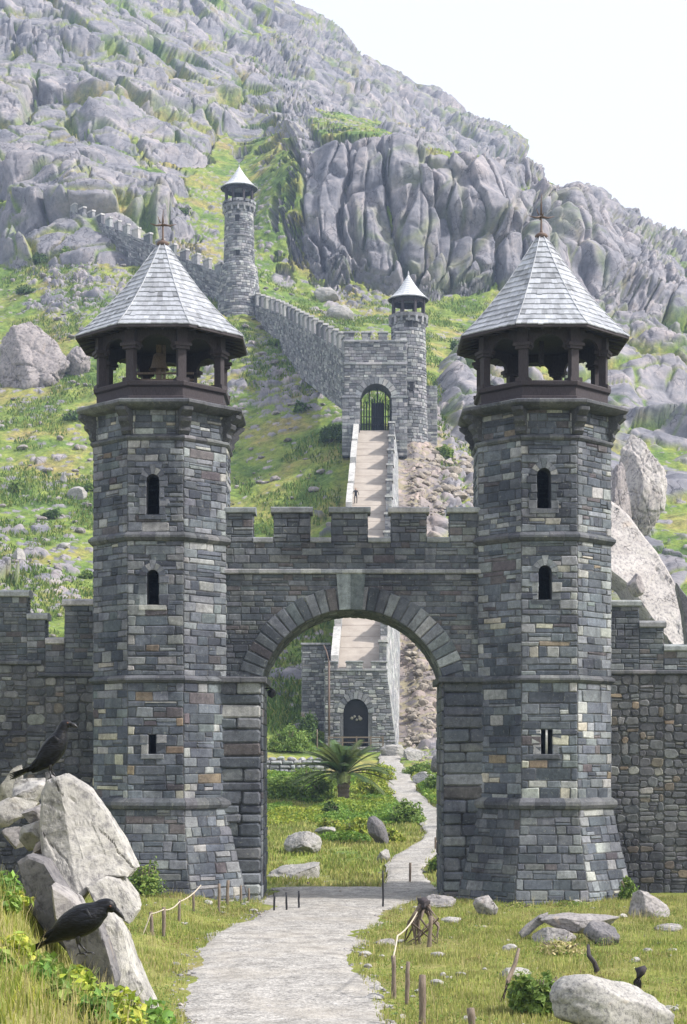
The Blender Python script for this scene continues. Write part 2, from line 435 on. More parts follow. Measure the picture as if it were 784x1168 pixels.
# soften normals so that bulges go outwards evenly
for _ in range(1):
    for c_ in range(3): Ng[..., c_] = _blur(_blur(Ng[..., c_], 5, 0), 5, 1)
Ng /= np.linalg.norm(Ng, axis=-1, keepdims=True)
px = 392 + Ug * FPX; py = 860 - (Zg - 5.5) / Yg * FPX
n_lo = fbm(Xg / 45, Yg / 45, Zg / 45, 4, 11); n_md = fbm(Xg / 12, Yg / 12, Zg / 12, 3, 12)
pxw = px + 22 * n_lo + 8 * n_md; pyw = py + 22 * fbm(Xg / 40, Yg / 40, Zg / 40, 4, 21) + 6 * n_md
def soft(cx, cy, rx, ry, s=.35):
    d = np.sqrt(((pxw - cx) / rx) ** 2 + ((pyw - cy) / ry) ** 2)
    return 1 - sstep(1 - s, 1 + s, d)
R = np.full(Xg.shape, .12)
def put(cx, cy, rx, ry, v, s=.35):
    global R
    m = soft(cx, cy, rx, ry, s); R = R * (1 - m) + v * m
line = np.interp(pxw, [-400, 0, 60, 120, 170, 215, 260, 330, 420, 560, 620, 660, 784, 1200], [300, 285, 292, 300, 300, 215, 150, 160, 200, 300, 330, 400, 470, 520])
up = sstep(12, -12, pyw - line); R = R * (1 - up) + .93 * up
put(225, 235, 38, 56, .36); put(300, 160, 40, 30, .55); put(322, 235, 22, 66, .42); put(275, 290, 50, 30, .2)
put(480, 245, 150, 98, 1.0, .2); put(370, 225, 40, 110, 1.0, .2); put(600, 270, 40, 75, 1.0); put(330, 250, 10, 60, .55)
put(440, 262, 13, 26, .78); put(150, 190, 60, 50, .75); put(60, 190, 50, 40, .85); put(20, 235, 60, 20, .5)
put(430, 138, 80, 16, .42); put(560, 180, 80, 13, .40); put(650, 215, 60, 14, .45); put(345, 90, 70, 25, .75)
put(80, 275, 90, 32, .95); put(110, 330, 60, 25, .15)
put(430, 365, 130, 24, .12, .2); put(570, 360, 60, 30, .18)
put(760, 330, 110, 110, .85); put(720, 440, 80, 110, .93); put(570, 440, 60, 50, .8); put(540, 450, 40, 60, .85)
put(760, 560, 80, 90, .55); put(730, 650, 60, 70, .5); put(800, 610, 60, 40, .3); put(660, 600, 60, 80, .6)
R = np.clip(R + .22 * n_md + .12 * n_lo, 0, 1.05)
Rs = np.full(Xg.shape, .22)                        # scree
def puts(cx, cy, rx, ry, v, s=.4):
    global Rs
    m = soft(cx, cy, rx, ry, s); Rs = Rs * (1 - m) + v * m
puts(320, 430, 85, 55, .68); puts(330, 450, 40, 25, .8); puts(90, 340, 60, 45, .7); puts(510, 560, 62, 90, 1.0, .2); puts(487, 770, 38, 100, .93, .2); puts(500, 470, 30, 30, .9)
puts(40, 650, 80, 60, .55); puts(260, 260, 60, 60, .5); puts(60, 520, 70, 60, .42); puts(200, 300, 50, 60, .5); puts(420, 380, 60, 25, .3); puts(320, 590, 60, 70, .2); puts(400, 350, 50, 20, .55); puts(620, 640, 110, 130, .8); puts(30, 480, 60, 40, .4); puts(300, 700, 60, 80, .3)
Rs = np.clip(Rs * .9 + .2 * n_md, 0, 1.05) * np.maximum(sstep(150, 160, Yg), sstep(110, 130, Yg) * soft(500, 780, 55, 100, .2))
soil = np.clip(soft(478, 560, 32, 95, .3) + soft(480, 770, 40, 100, .3), 0, 1) * sstep(140, 155, Yg)
cliff = soft(480, 240, 150, 110, .2); cliff = np.maximum(cliff, soft(640, 290, 110, 80, .4)); cliff = np.maximum(cliff, soft(365, 220, 45, 115, .3))
cliff = np.maximum(cliff, .7 * soft(470, 90, 160, 60, .3) * (Yg > 520))
act = (Yg > 100)
w1 = fbm(Xg / 14, Yg / 14, Zg / 14, 3, 31); w2 = fbm(Xg / 14 + 50, Yg / 14, Zg / 14, 3, 33); w3 = fbm(Xg / 3.5, Yg / 3.5, Zg / 3.5, 3, 35)
cwp = 1 - .62 * np.clip(cliff, 0, 1)
Xw = Xg + 5.0 * w1 * cwp + .5 * w3; Yw = Yg + 5.0 * w2; Zw = Zg + 4.0 * w1 + .5 * w3
cliff = np.clip(cliff, 0, 1)
lean = .55 * (1 - cliff)
Xl = Xw + lean * Zw                                 # joints lean towards the lower right, upright in the cliff
far = sstep(480, 560, Yg)
e1, id1, d1, q1 = voro(Xl / 20.0, Yw / 20, (Zw - .3 * Xw) / 26.0, 1, True)
ec, idc, dc, qc = voro((Xw + .10 * Zw) / 10.2, Yw / 20, Zw / 90.0, 4, True)
ef, idf, df, qf = voro((Xw + .3 * Zw) / 30.0, Yw / 34, Zw / 60.0, 6, True)
ez, idz, _, qz = voro((Xw + .3 * Zw) / 40.0, Yw / 46, Zw / 46.0, 8, True)      # masses: whole buttresses in front of others
def plate(e, idd, d, q, w, dome=.4, tl=.8): return sstep(0, w, e) * (.42 + .4 * idd + dome * np.clip(1 - d * d, 0, 1)) + tl * q * sstep(0, w, e)
b1 = plate(e1, id1, d1, q1, .10, .35, .75); bc = plate(ec, idc, dc, qc, .11, .25, .55); bf = plate(ef, idf, df, qf, .07, .25, .7)
big = (b1 * (1 - cliff) + bc * cliff) * (1 - far) + bf * far
e2, id2, d2, q2 = voro(Xl * (1 + .75 * cliff) / 9.0, Yw / 9.0, (Zw - .2 * Xw * (1 - cliff)) * (1 - .85 * cliff) / 9.0, 2, True)
mid = plate(e2, id2, d2, q2, .10, .35, .8)
ek, idk, dk_, qk = voro((Xw - .2 * Zw * (1 - cliff)) / 3.2, Yw / 5, Zw * (1 - .75 * cliff) / 5.0, 12, True)
fine = plate(ek, idk, dk_, qk, .14, .3, .8)
fsel = (1 - .6 * cliff) * sstep(-.05, .4, fbm(Xg / 22 + 9, Yg / 22, Zg / 22, 2, 51)) * (1 - .5 * far)       # some buttresses are broken up small, others stay whole
e3, id3, _ = voro(Xg / 1.5 + .5 * w1, Yg / 1.3, Zg / 1.0, 3)
sml = pillow(e3, .5) * (.25 + .75 * id3)
e4, id4, _ = voro(Xg / 3.1 + .5 * w1, Yg / 2.7, Zg / 2.0, 14)
sm2 = pillow(e4, .5) * (.15 + .85 * id4)
R = R * sstep(140, 165, Yg)
f = 1.36 - 1.44 * R + .10 * n_md
comb = np.clip((.60 - .06 * cliff) * big + (.12 + .20 * fsel + .14 * cliff) * mid + (.03 + .13 * fsel) * fine, 0, 1.5) * 1.16
prot = np.maximum(comb - f, 0)
rockm = sstep(0.0, .04, comb - f)
A = np.interp(Yg, [66, 130, 250, 400, 700], [.8, 2.2, 4.8, 6.4, 9.0]) * np.interp(Ng[..., 2], [.80, .96], [1.0, .30])
disp = np.minimum(prot, 1.25) * A + rockm * ((idz - .5) * 4.0 + qz * 5.0) * sstep(0, .2, ez) * (Yg > 180) - far * 4.0 - rockm * (Yg > 330) * 2.5
fs_ = 1.0 - .92 * Rs
ps = np.maximum(sml - fs_, 0); p2_ = np.maximum(sm2 - fs_ - .12 - .45 * soil, 0)
srm = np.maximum(sstep(0, .04, ps), sstep(0, .04, p2_)) * (1 - rockm)
disp = disp + (ps * (1 - .45 * soil) * np.interp(Yg, [66, 150, 300, 500], [.35, .7, 1.1, 1.6]) + p2_ * np.interp(Yg, [66, 150, 300, 500], [.6, 1.2, 2.2, 3])) * (1 - rockm) + rockm * w3 * .35
gr = fbm(Xg / 2.2, Yg / 2.2, Zg / 2.2, 3, 41)
disp = disp + (1 - rockm) * (1 - srm) * gr * np.interp(Yg, [66, 130, 300], [.06, .3, .7])
edge = sstep(66, 69, Yg); disp *= edge
# small vegetation caught in the joints and on the ledges
turf = sstep(.14, .03, np.minimum(e1 + .05 * cliff, e2 + .04)) * sstep(-.3, .15, n_md + .6 * n_lo + .1 * (1 - cliff)) * (1 - .55 * cliff)
# keep the strip under the ramp and the buildings calm
def calm(x0, x1, y0, y1, pad=1.5):
    return sstep(x0 - pad, x0, Xg) * sstep(x1 + pad, x1, Xg) * sstep(y0 - pad, y0, Yg) * sstep(y1 + pad, y1, Yg)
tl = np.clip((Yg - 150) / 65, 0, 1); xl_ = -2.2 + 2.6 * tl; xr_ = 5.4 + 2.6 * tl
cm = sstep(xl_ - 1.5, xl_, Xg) * sstep(xr_ + 1.5, xr_, Xg) * sstep(146, 148, Yg) * sstep(228, 225, Yg)
disp = disp * (1 - .95 * cm) - cm * .5
Pd = Pg + Ng * disp[..., None]
Pd[..., 2] += rockm * 0
rock_attr = np.maximum(rockm * (1 - turf), srm * (1 - .0 * cm))
tone = rockm * (id2 * .35 + idk * .3 + (id1 * (1 - cliff) + idc * cliff) * .35) + (1 - rockm) * id3

t = NT('mountain_granite_and_turf')
rk = t.attr('rock', True); to = t.attr('tone', True); sl_ = t.attr('soil', True)
n1 = t.noise(.22, 8, .68, None, .3); n2 = t.noise(1.3, 7, .7); n3 = t.noise(.05, 4, .5)
rc = t.ramp(n1, [(.3, (.120, .123, .142)), (.5, (.205, .202, .22)), (.7, (.325, .30, .30))])
rc = t.mix(1.0, rc, t.ramp(to, [(0, (.70, .72, .78)), (.5, (.98, .98, 1.0)), (1, (1.30, 1.22, 1.18))]), 'MULTIPLY')
rc = t.mix(1.0, rc, t.ramp(n2, [(.34, (.78, .79, .8)), (.5, (1, 1, 1)), (.7, (1.08, 1.08, 1.08))]), 'MULTIPLY')
mp = t.n('ShaderNodeMapping'); t.l(t.pos(), mp.inputs[0]); mp.inputs['Scale'].default_value = (1, 1, .16)
stn = t.noise(.55, 6, .7, mp.outputs[0])
rc = t.mix(t.ramp(stn, [(.55, (0, 0, 0)), (.72, (.55, .55, .55))]), rc, (.17, .17, .185))
vo = t.n('ShaderNodeTexVoronoi'); vo.feature = 'DISTANCE_TO_EDGE'; vo.inputs['Scale'].default_value = .42
mp2 = t.n('ShaderNodeMapping'); mp2.inputs['Scale'].default_value = (1, 1, .45); mp2.inputs['Rotation'].default_value = (.15, .35, 0)
nz = t.n('ShaderNodeTexNoise'); nz.inputs['Scale'].default_value = .5; nz.inputs['Detail'].default_value = 6; t.l(t.pos(), nz.inputs['Vector'])
ad = t.n('ShaderNodeVectorMath'); ad.operation = 'MULTIPLY_ADD'; t.l(nz.outputs['Color'], ad.inputs[0]); ad.inputs[1].default_value = (3, 3, 3); t.l(t.pos(), ad.inputs[2])
t.l(ad.outputs[0], mp2.inputs[0]); t.l(mp2.outputs[0], vo.inputs['Vector'])
ck = t.ramp(vo.outputs['Distance'], [(0, (0, 0, 0)), (.04, (1, 1, 1))])
ck = t.mix(t.math('MULTIPLY', rk, t.ramp(t.noise(.12, 3), [(.42, (0, 0, 0)), (.55, (1, 1, 1))])), (1.0, 1.0, 1.0), ck)
rc = t.mix(ck, t.mix(1.0, rc, (.5, .5, .52), 'MULTIPLY'), rc)
ga = t.noise(.09, 6, .6); gb = t.noise(.8, 7, .72); gc = t.noise(4.0, 4, .7)
gcol = t.ramp(ga, [(.3, (.060, .105, .032)), (.42, (.11, .175, .042)), (.52, (.18, .225, .056)), (.61, (.23, .22, .078)), (.72, (.24, .19, .10))])
gcol = t.mix(1.0, gcol, t.ramp(gb, [(.3, (.35, .42, .42)), (.5, (1, 1, 1)), (.68, (1.55, 1.4, 1.2))]), 'MULTIPLY')
gcol = t.mix(1.0, gcol, t.ramp(gc, [(.3, (.7, .7, .7)), (.7, (1.25, 1.25, 1.25))]), 'MULTIPLY')
pb = t.ramp(t.noise(1.9, 3, .5), [(.66, (0, 0, 0)), (.69, (.75, .75, .75))])
gcol = t.mix(pb, gcol, (.22, .21, .19))
scol = t.ramp(gb, [(.3, (.19, .155, .115)), (.7, (.36, .31, .24))])
gcol = t.mix(t.math('MULTIPLY', sl_, .85), gcol, scol)
rc = t.mix(sl_, rc, t.mix(1.0, rc, (1.2, 1.08, .95), 'MULTIPLY'))
fin = t.mix(rk, gcol, rc)
h = t.bump(ck, .5, .3); h = t.bump(n1, .5, .4, h); h = t.bump(n2, .5, .15, h); h = t.bump(gc, .4, .06, h)
M_mount = t.out(fin, .9, h, .15)
o = npmesh('mountain', Pd.reshape(-1, 3), grid_faces(*Xg.shape), M_mount, {'rock': rock_attr.ravel(), 'tone': tone.ravel(), 'soil': soil.ravel()})
tag(o, kind='structure')

# ---- paths
t = NT('path_gravel')
v = t.n('ShaderNodeTexVoronoi'); v.inputs['Scale'].default_value = 13; t.l(t.pos(), v.inputs['Vector'])
v2 = t.n('ShaderNodeTexVoronoi'); v2.inputs['Scale'].default_value = 24; t.l(t.pos(), v2.inputs['Vector'])
hsv = t.n('ShaderNodeSeparateColor'); t.l(v.outputs['Color'], hsv.inputs[0])
c = t.ramp(hsv.outputs[0], [(0, (.22, .215, .21)), (.5, (.42, .41, .40)), (1, (.64, .62, .60))])
hs2 = t.n('ShaderNodeSeparateColor'); t.l(v2.outputs['Color'], hs2.inputs[0])
c2 = t.ramp(hs2.outputs[0], [(0, (.22, .21, .20)), (1, (.46, .445, .42))])
c = t.mix(t.noise(1.2, 4), c, c2)
pn = t.noise(.45, 5, .6)
c = t.mix(t.ramp(pn, [(.46, (0, 0, 0)), (.64, (.7, .7, .7))]), c, (.42, .395, .36))
c = t.mix(1.0, c, t.ramp(t.noise(1.6, 6, .7), [(.35, (.58, .575, .57)), (.62, (.98, .975, .965))]), 'MULTIPLY')
b = t.bump(v.outputs['Distance'], .5, .03); b = t.bump(pn, .3, .08, b); b = t.bump(v2.outputs['Distance'], .6, .015, b)
M_gravel = t.out(c, .9, b, .15)
def ribbon(name, Pp, kw=.25, n=26, step=.25, seed=0, crown=.035):
    ys_ = np.arange(Pp[0][2], Pp[-1][2], step); yy = [p[2] for p in Pp]
    k = np.ones(9) / 9; l = np.interp(ys_, yy, [p[0] for p in Pp]); r = np.interp(ys_, yy, [p[1] for p in Pp])
    l = np.convolve(np.pad(l, 4, mode='edge'), k, 'valid'); r = np.convolve(np.pad(r, 4, mode='edge'), k, 'valid')
    l = l + kw * fbm(ys_ * .45, ys_ * 0, ys_ * 0, 5, seed + 1); r = r + kw * fbm(ys_ * .45, ys_ * 0 + 9, ys_ * 0, 5, seed + 2)
    s = np.linspace(0, 1, n)
    X = l[:, None] + (r - l)[:, None] * s[None]; Y = np.repeat(ys_[:, None], n, 1)
    e = np.minimum(s, 1 - s)[None]
    Z = ground_z(X, Y) + .035 + (crown - .035) * sstep(Pp[0][2] + .5, Pp[0][2] + 6, Y) + .06 * sstep(0, .12, e) - .05 + fbm(X * 1.3, Y * 1.3, X * 0, 4, 9) * .03
    F = grid_faces(*X.shape)[:, ::-1]
    o = npmesh(name, np.stack([X, Y, Z], -1).reshape(-1, 3), F, M_gravel); tag(o, kind='structure'); return o
ribbon('path', PATH1, .6, 40, .2, 1)
ribbon('hill_path', PATH2, .25, 22, .3, 5, .16)
# ------------------------------------------------------------ masonry
PAL = {
 'tower': [((.078, .090, .112), 5), ((.112, .128, .155), 6), ((.155, .175, .205), 5), ((.12, .108, .118), 1.2), ((.225, .245, .27), 3), ((.35, .36, .36), 2.0), ((.41, .395, .34), .9), ((.24, .20, .155), .3), ((.165, .19, .20), 2)],
 'towerlow': [((.078, .090, .112), 5), ((.112, .128, .155), 6), ((.155, .175, .205), 5), ((.12, .105, .115), 1.3), ((.225, .245, .27), 3), ((.39, .40, .395), 2.6), ((.45, .43, .36), 1.5), ((.27, .215, .16), .45), ((.165, .19, .20), 2)],
 'wall': [((.085, .097, .115), 6), ((.12, .132, .15), 6), ((.16, .172, .19), 4), ((.115, .105, .11), 1.5), ((.225, .24, .25), 1.3), ((.15, .16, .16), 1.5)],
 'rubble': [((.085, .09, .10), 6), ((.125, .13, .142), 6), ((.175, .18, .185), 3), ((.17, .15, .125), 1.0), ((.25, .25, .235), .9), ((.27, .215, .16), .25)],
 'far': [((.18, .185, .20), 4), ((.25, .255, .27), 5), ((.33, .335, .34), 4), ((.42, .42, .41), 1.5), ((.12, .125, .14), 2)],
 'trim': [((.085, .09, .102), 4), ((.115, .12, .132), 3), ((.155, .16, .165), 1)],
 'cope': [((.30, .31, .32), 4), ((.40, .405, .405), 2), ((.23, .24, .255), 2)],
 'quoin': [((.135, .150, .172), 4), ((.20, .215, .235), 5), ((.28, .295, .305), 4), ((.38, .385, .37), 1.5), ((.10, .11, .13), 2)],
}
rng = random.Random(7)
def pick(p, j=.12):
    L = PAL[p]; r = rng.random() * sum(w_ for _, w_ in L)
    for c, w_ in L:
        r -= w_
        if r <= 0: break
    k = 1 + rng.uniform(-j, j)
    return tuple(max(.01, x * k * (1 + rng.uniform(-.03, .03))) for x in c)

def stone(mb, S, u0, u1, v0, v1, colr, h=.03, gap=.012, bev=.025, rnd=0.0, jit=.012):
    """one raised stone, mapped by S(u, v, off)"""
    u0 += gap; u1 -= gap; v0 += gap; v1 -= gap
    if u1 - u0 < .02 or v1 - v0 < .02: return
    J = lambda: rng.uniform(-jit, jit)
    if rnd > 0:
        c = min(u1 - u0, v1 - v0) * rnd
        ring = []
        for (x, y, sx, sy) in ((u0, v0, 1, 1), (u1, v0, -1, 1), (u1, v1, -1, -1), (u0, v1, 1, -1)):
            k1 = c * rng.uniform(.4, 1.2); k2 = c * rng.uniform(.4, 1.2)
            a = (x + sx * k1, y + J()); b = (x + J(), y + sy * k2)
            ring += [b, a] if (sx * sy) > 0 else [a, b]
    else:
        ring = [(u0 + J(), v0 + J()), (u1 + J(), v0 + J()), (u1 + J(), v1 + J()), (u0 + J(), v1 + J())]
    n = len(ring); cu = sum(p[0] for p in ring) / n; cv = sum(p[1] for p in ring) / n
    hh = h * rng.uniform(.6, 1.35)
    ku = max(0, 1 - bev * 2 / (u1 - u0)); kv = max(0, 1 - bev * 2 / (v1 - v0))
    tu, tv = rng.uniform(-.03, .03), rng.uniform(-.05, .05)
    vs = [S(a, b, -.03) for a, b in ring] + [S(a, b, hh * .45) for a, b in ring] + \
         [S(cu + (a - cu) * ku, cv + (b - cv) * kv, hh + (a - cu) * tu + (b - cv) * tv) for a, b in ring]
    fs = []
    for L in (0, n):
        for i in range(n): fs.append((L + i, L + (i + 1) % n, L + n + (i + 1) % n, L + n + i))
    fs.append(tuple(2 * n + i for i in range(n)))
    mb.add(vs, fs, colr)

def courses(v0, v1, hmin, hmax, brk=()):
    lv = sorted(set([v0, v1] + [b for b in brk if v0 < b < v1])); out = []
    for a, b in zip(lv[:-1], lv[1:]):
        n = max(1, round((b - a) / ((hmin + hmax) / 2)))
        ws = [rng.uniform(hmin, hmax) for _ in range(n)]; k = (b - a) / sum(ws); y = a
        for x in ws: out.append((y, y + x * k)); y += x * k
    return out

def masonry(mb, S, u0f, u1f, v0, v1, pal, hmin=.17, hmax=.36, wmin=.28, wmax=.8, holes=(), blocked=None, rnd=0.0, h=.03, quoin=None, split=.25, gap=.012, jit=.012):
    """u0f/u1f : functions of v or numbers. holes: rects. blocked(v0,v1)-> interval or None"""
    F = lambda q, v: q(v) if callable(q) else q
    brk = [b for hl in holes for b in (hl[2], hl[3])]
    par = 0
    for (a, b) in courses(v0, v1, hmin, hmax, brk):
        m = (a + b) / 2; par += 1
        U0 = F(u0f, m); U1 = F(u1f, m)
        if U1 - U0 < .1: continue
        segs = [(U0, U1, True, True)]
        bl = [(hl[0], hl[1]) for hl in holes if hl[2] - 1e-4 <= m <= hl[3] + 1e-4]
        if blocked:
            x = blocked(a, b)
            if x: bl.append(x)
        for (x0, x1) in bl:
            ns = []
            for (s0, s1, q0, q1) in segs:
                if x1 <= s0 or x0 >= s1: ns.append((s0, s1, q0, q1)); continue
                if x0 > s0 + .05: ns.append((s0, x0, q0, False))
                if x1 < s1 - .05: ns.append((x1, s1, False, q1))
            segs = ns
        for (s0, s1, q0, q1) in segs:
            cells = []
            x = s0; e = s1
            if quoin and q0:
                wq = (quoin[1] if par % 2 else quoin[0]) * rng.uniform(.85, 1.15)
                if wq < (e - x) * .7: cells.append((x, x + wq, 1)); x += wq
            if quoin and q1:
                wq = (quoin[0] if par % 2 else quoin[1]) * rng.uniform(.85, 1.15)
                if wq < (e - x) * .7: cells.append((e - wq, e, 1)); e -= wq
            while x < e - 1e-3:
                wd = rng.uniform(wmin, wmax)
                if e - x - wd < wmin * .7: wd = e - x
                cells.append((x, min(x + wd, e), 0)); x += wd
            for (c0, c1, q) in cells:
                if not q and (b - a) > .2 and rng.random() < split:
                    k = rng.uniform(.35, .65) * (b - a)
                    stone(mb, S, c0, c1, a, a + k, pick(pal), h, gap, .02, rnd, jit)
                    stone(mb, S, c0, c1, a + k, b, pick(pal), h, gap, .02, rnd, jit)
                elif not q and (c1 - c0) > .5 and rng.random() < .12:
                    mm = (c0 + c1) / 2
                    stone(mb, S, c0, mm, a, b, pick(pal), h, gap, .025, rnd, jit); stone(mb, S, mm, c1, a, b, pick(pal), h, gap, .025, rnd, jit)
                else:
                    stone(mb, S, c0, c1, a, b, pick('quoin' if (q and pal in ('tower',)) else pal), h * (1.25 if q else 1), gap, .03, rnd, jit)

def flat(origin, ax, nrm, up=(0, 0, 1)):
    O = Vector(origin); A_ = Vector(ax).normalized(); N_ = Vector(nrm).normalized(); U_ = Vector(up)
    return lambda u, v, off: O + A_ * u + U_ * v + N_ * off

def panel(mb, S, u0, u1, v0, v1, holes=(), colr=(.2, .2, .2)):
    """flat backing with rectangular holes"""
    us_ = sorted(set([u0, u1] + [x for h_ in holes for x in h_[:2]])); vs_ = sorted(set([v0, v1] + [x for h_ in holes for x in h_[2:4]]))
    for a, b in zip(us_[:-1], us_[1:]):
        for c, d in zip(vs_[:-1], vs_[1:]):
            if any(h_[0] <= (a + b) / 2 <= h_[1] and h_[2] <= (c + d) / 2 <= h_[3] for h_ in holes): continue
            mb.add([S(a, c, 0), S(b, c, 0), S(b, d, 0), S(a, d, 0)], [(0, 1, 2, 3)], colr)

def slit(parent, S, u, v0, v1, wd, arched, mat, bar=False):
    """arrow slit: reveal (tube) with arched surround stones"""
    mb = MB(); n = 8; hw = wd / 2
    zt = v1 - (hw if arched else 0)
    pts = [(-hw, v0), (hw, v0), (hw, zt)]
    if arched: pts += [(hw * math.cos(math.pi * i / n), zt + hw * math.sin(math.pi * i / n)) for i in range(1, n)]
    pts += [(-hw, zt)]
    k = len(pts)
    vs = [S(u + a, b, .012) for a, b in pts] + [S(u + a, b, -.75) for a, b in pts]
    mb.add(vs, [(i, i + k, (i + 1) % k + k, (i + 1) % k) for i in range(k)], (.10, .105, .115))
    if arched:     # spandrels that close the square hole round the arch
        for sgn in (-1, 1):
            cs_ = [(sgn * hw, v1 + .001)] + [(sgn * hw * math.cos(math.pi / 2 * i / 5), zt + hw * math.sin(math.pi / 2 * i / 5)) for i in range(6)]
            ids = tuple(range(7)) if sgn > 0 else tuple(range(7))[::-1]
            mb.add([S(u + a, b, .004) for a, b in cs_], [ids], (.12, .12, .13))
    w_ = mb.build('window_reveal', mat, parent)
    if arched:
        mb = MB(); m = 7; r0 = hw + .01; r1 = hw + .26
        for i in range(m):
            a0 = math.pi * i / m + .02; a1 = math.pi * (i + 1) / m - .02
            k2 = 1.25 if i == m // 2 else 1
            q = [(r0, a0), (r1 * k2, a0), (r1 * k2, a1), (r0, a1)]
            cc = pick('quoin')
            o_ = [S(u + r * math.cos(a), zt + r * math.sin(a), .0) for r, a in q] + [S(u + r * math.cos(a), zt + r * math.sin(a), .055) for r, a in q]
            mb.add(o_, [(4, 5, 6, 7), (0, 1, 5, 4), (1, 2, 6, 5), (2, 3, 7, 6), (3, 0, 4, 7)], cc)
        mb.build('window_arch', mat, parent)
    mb = MB()
    v = v0 - .02
    while v < zt - .08:
        hgt = min(rng.uniform(.28, .42), zt - v)
        for sgn in (-1, 1):
            wq = rng.uniform(.2, .42)
            a, b = (u + sgn * (hw + .0), u + sgn * (hw + wq))
            stone(mb, S, min(a, b), max(a, b), v, v + hgt, pick('quoin'), .05, .008, .02)
        v += hgt
    stone(mb, S, u - hw - .3, u + hw + .3, v0 - .2, v0, pick('quoin'), .06, .008, .02)
    mb.build('window_jamb', mat, parent)
    if bar:
        mb = MB(); p0 = S(u, v0, -.05); p1 = S(u, v1, -.05)
        mb.tube([p0, p1], .05, 6, (.55, .55, .53)); mb.build('window_mullion', mat, parent)

T22 = math.tan(math.pi / 8)
def oct_S(c, k, ap):
    a = -math.pi / 2 + k * math.pi / 4; n = Vector((math.cos(a), math.sin(a), 0)); t_ = Vector((-math.sin(a), math.cos(a), 0)); C = Vector((c[0], c[1], 0))
    return lambda u, v, off: C + n * (ap(v) + off) + t_ * u + Vector((0, 0, v))

def band(parent, name, c, prof, mat, pal='trim', nb=4, ksides=8):
    """octagonal moulding cut in blocks; prof = [(apothem, z)...] outer profile"""
    mb = MB(); zs_ = [p[1] for p in prof]
    for k in range(ksides):
        S = oct_S(c, k, lambda v: 0.0)
        m = rng.choice([nb - 1, nb, nb])
        for i in range(m):
            t0 = -1 + 2 * i / m; t1 = -1 + 2 * (i + 1) / m; d = rng.uniform(-.008, .012); cc = pick(pal)
            vs = []
            for tt, g in ((t0, .004), (t1, -.004)):
                for (r, z) in prof: vs.append(S(tt * r * T22 + g, z + d * .5, r + d))
            n = len(prof); fs = [(j, j + n, j + n + 1, j + 1) for j in range(n - 1)]
            fs += [tuple(range(n)), tuple(range(n, 2 * n))[::-1]]
            mb.add(vs, fs, cc)
    return mb.build(name, mat, parent)

def oct_core(mb, c, prof, colr=(.12, .12, .125)):
    mb.lathe(prof, (c[0], c[1], 0), 8, math.pi / 8, colr, apothem=True)

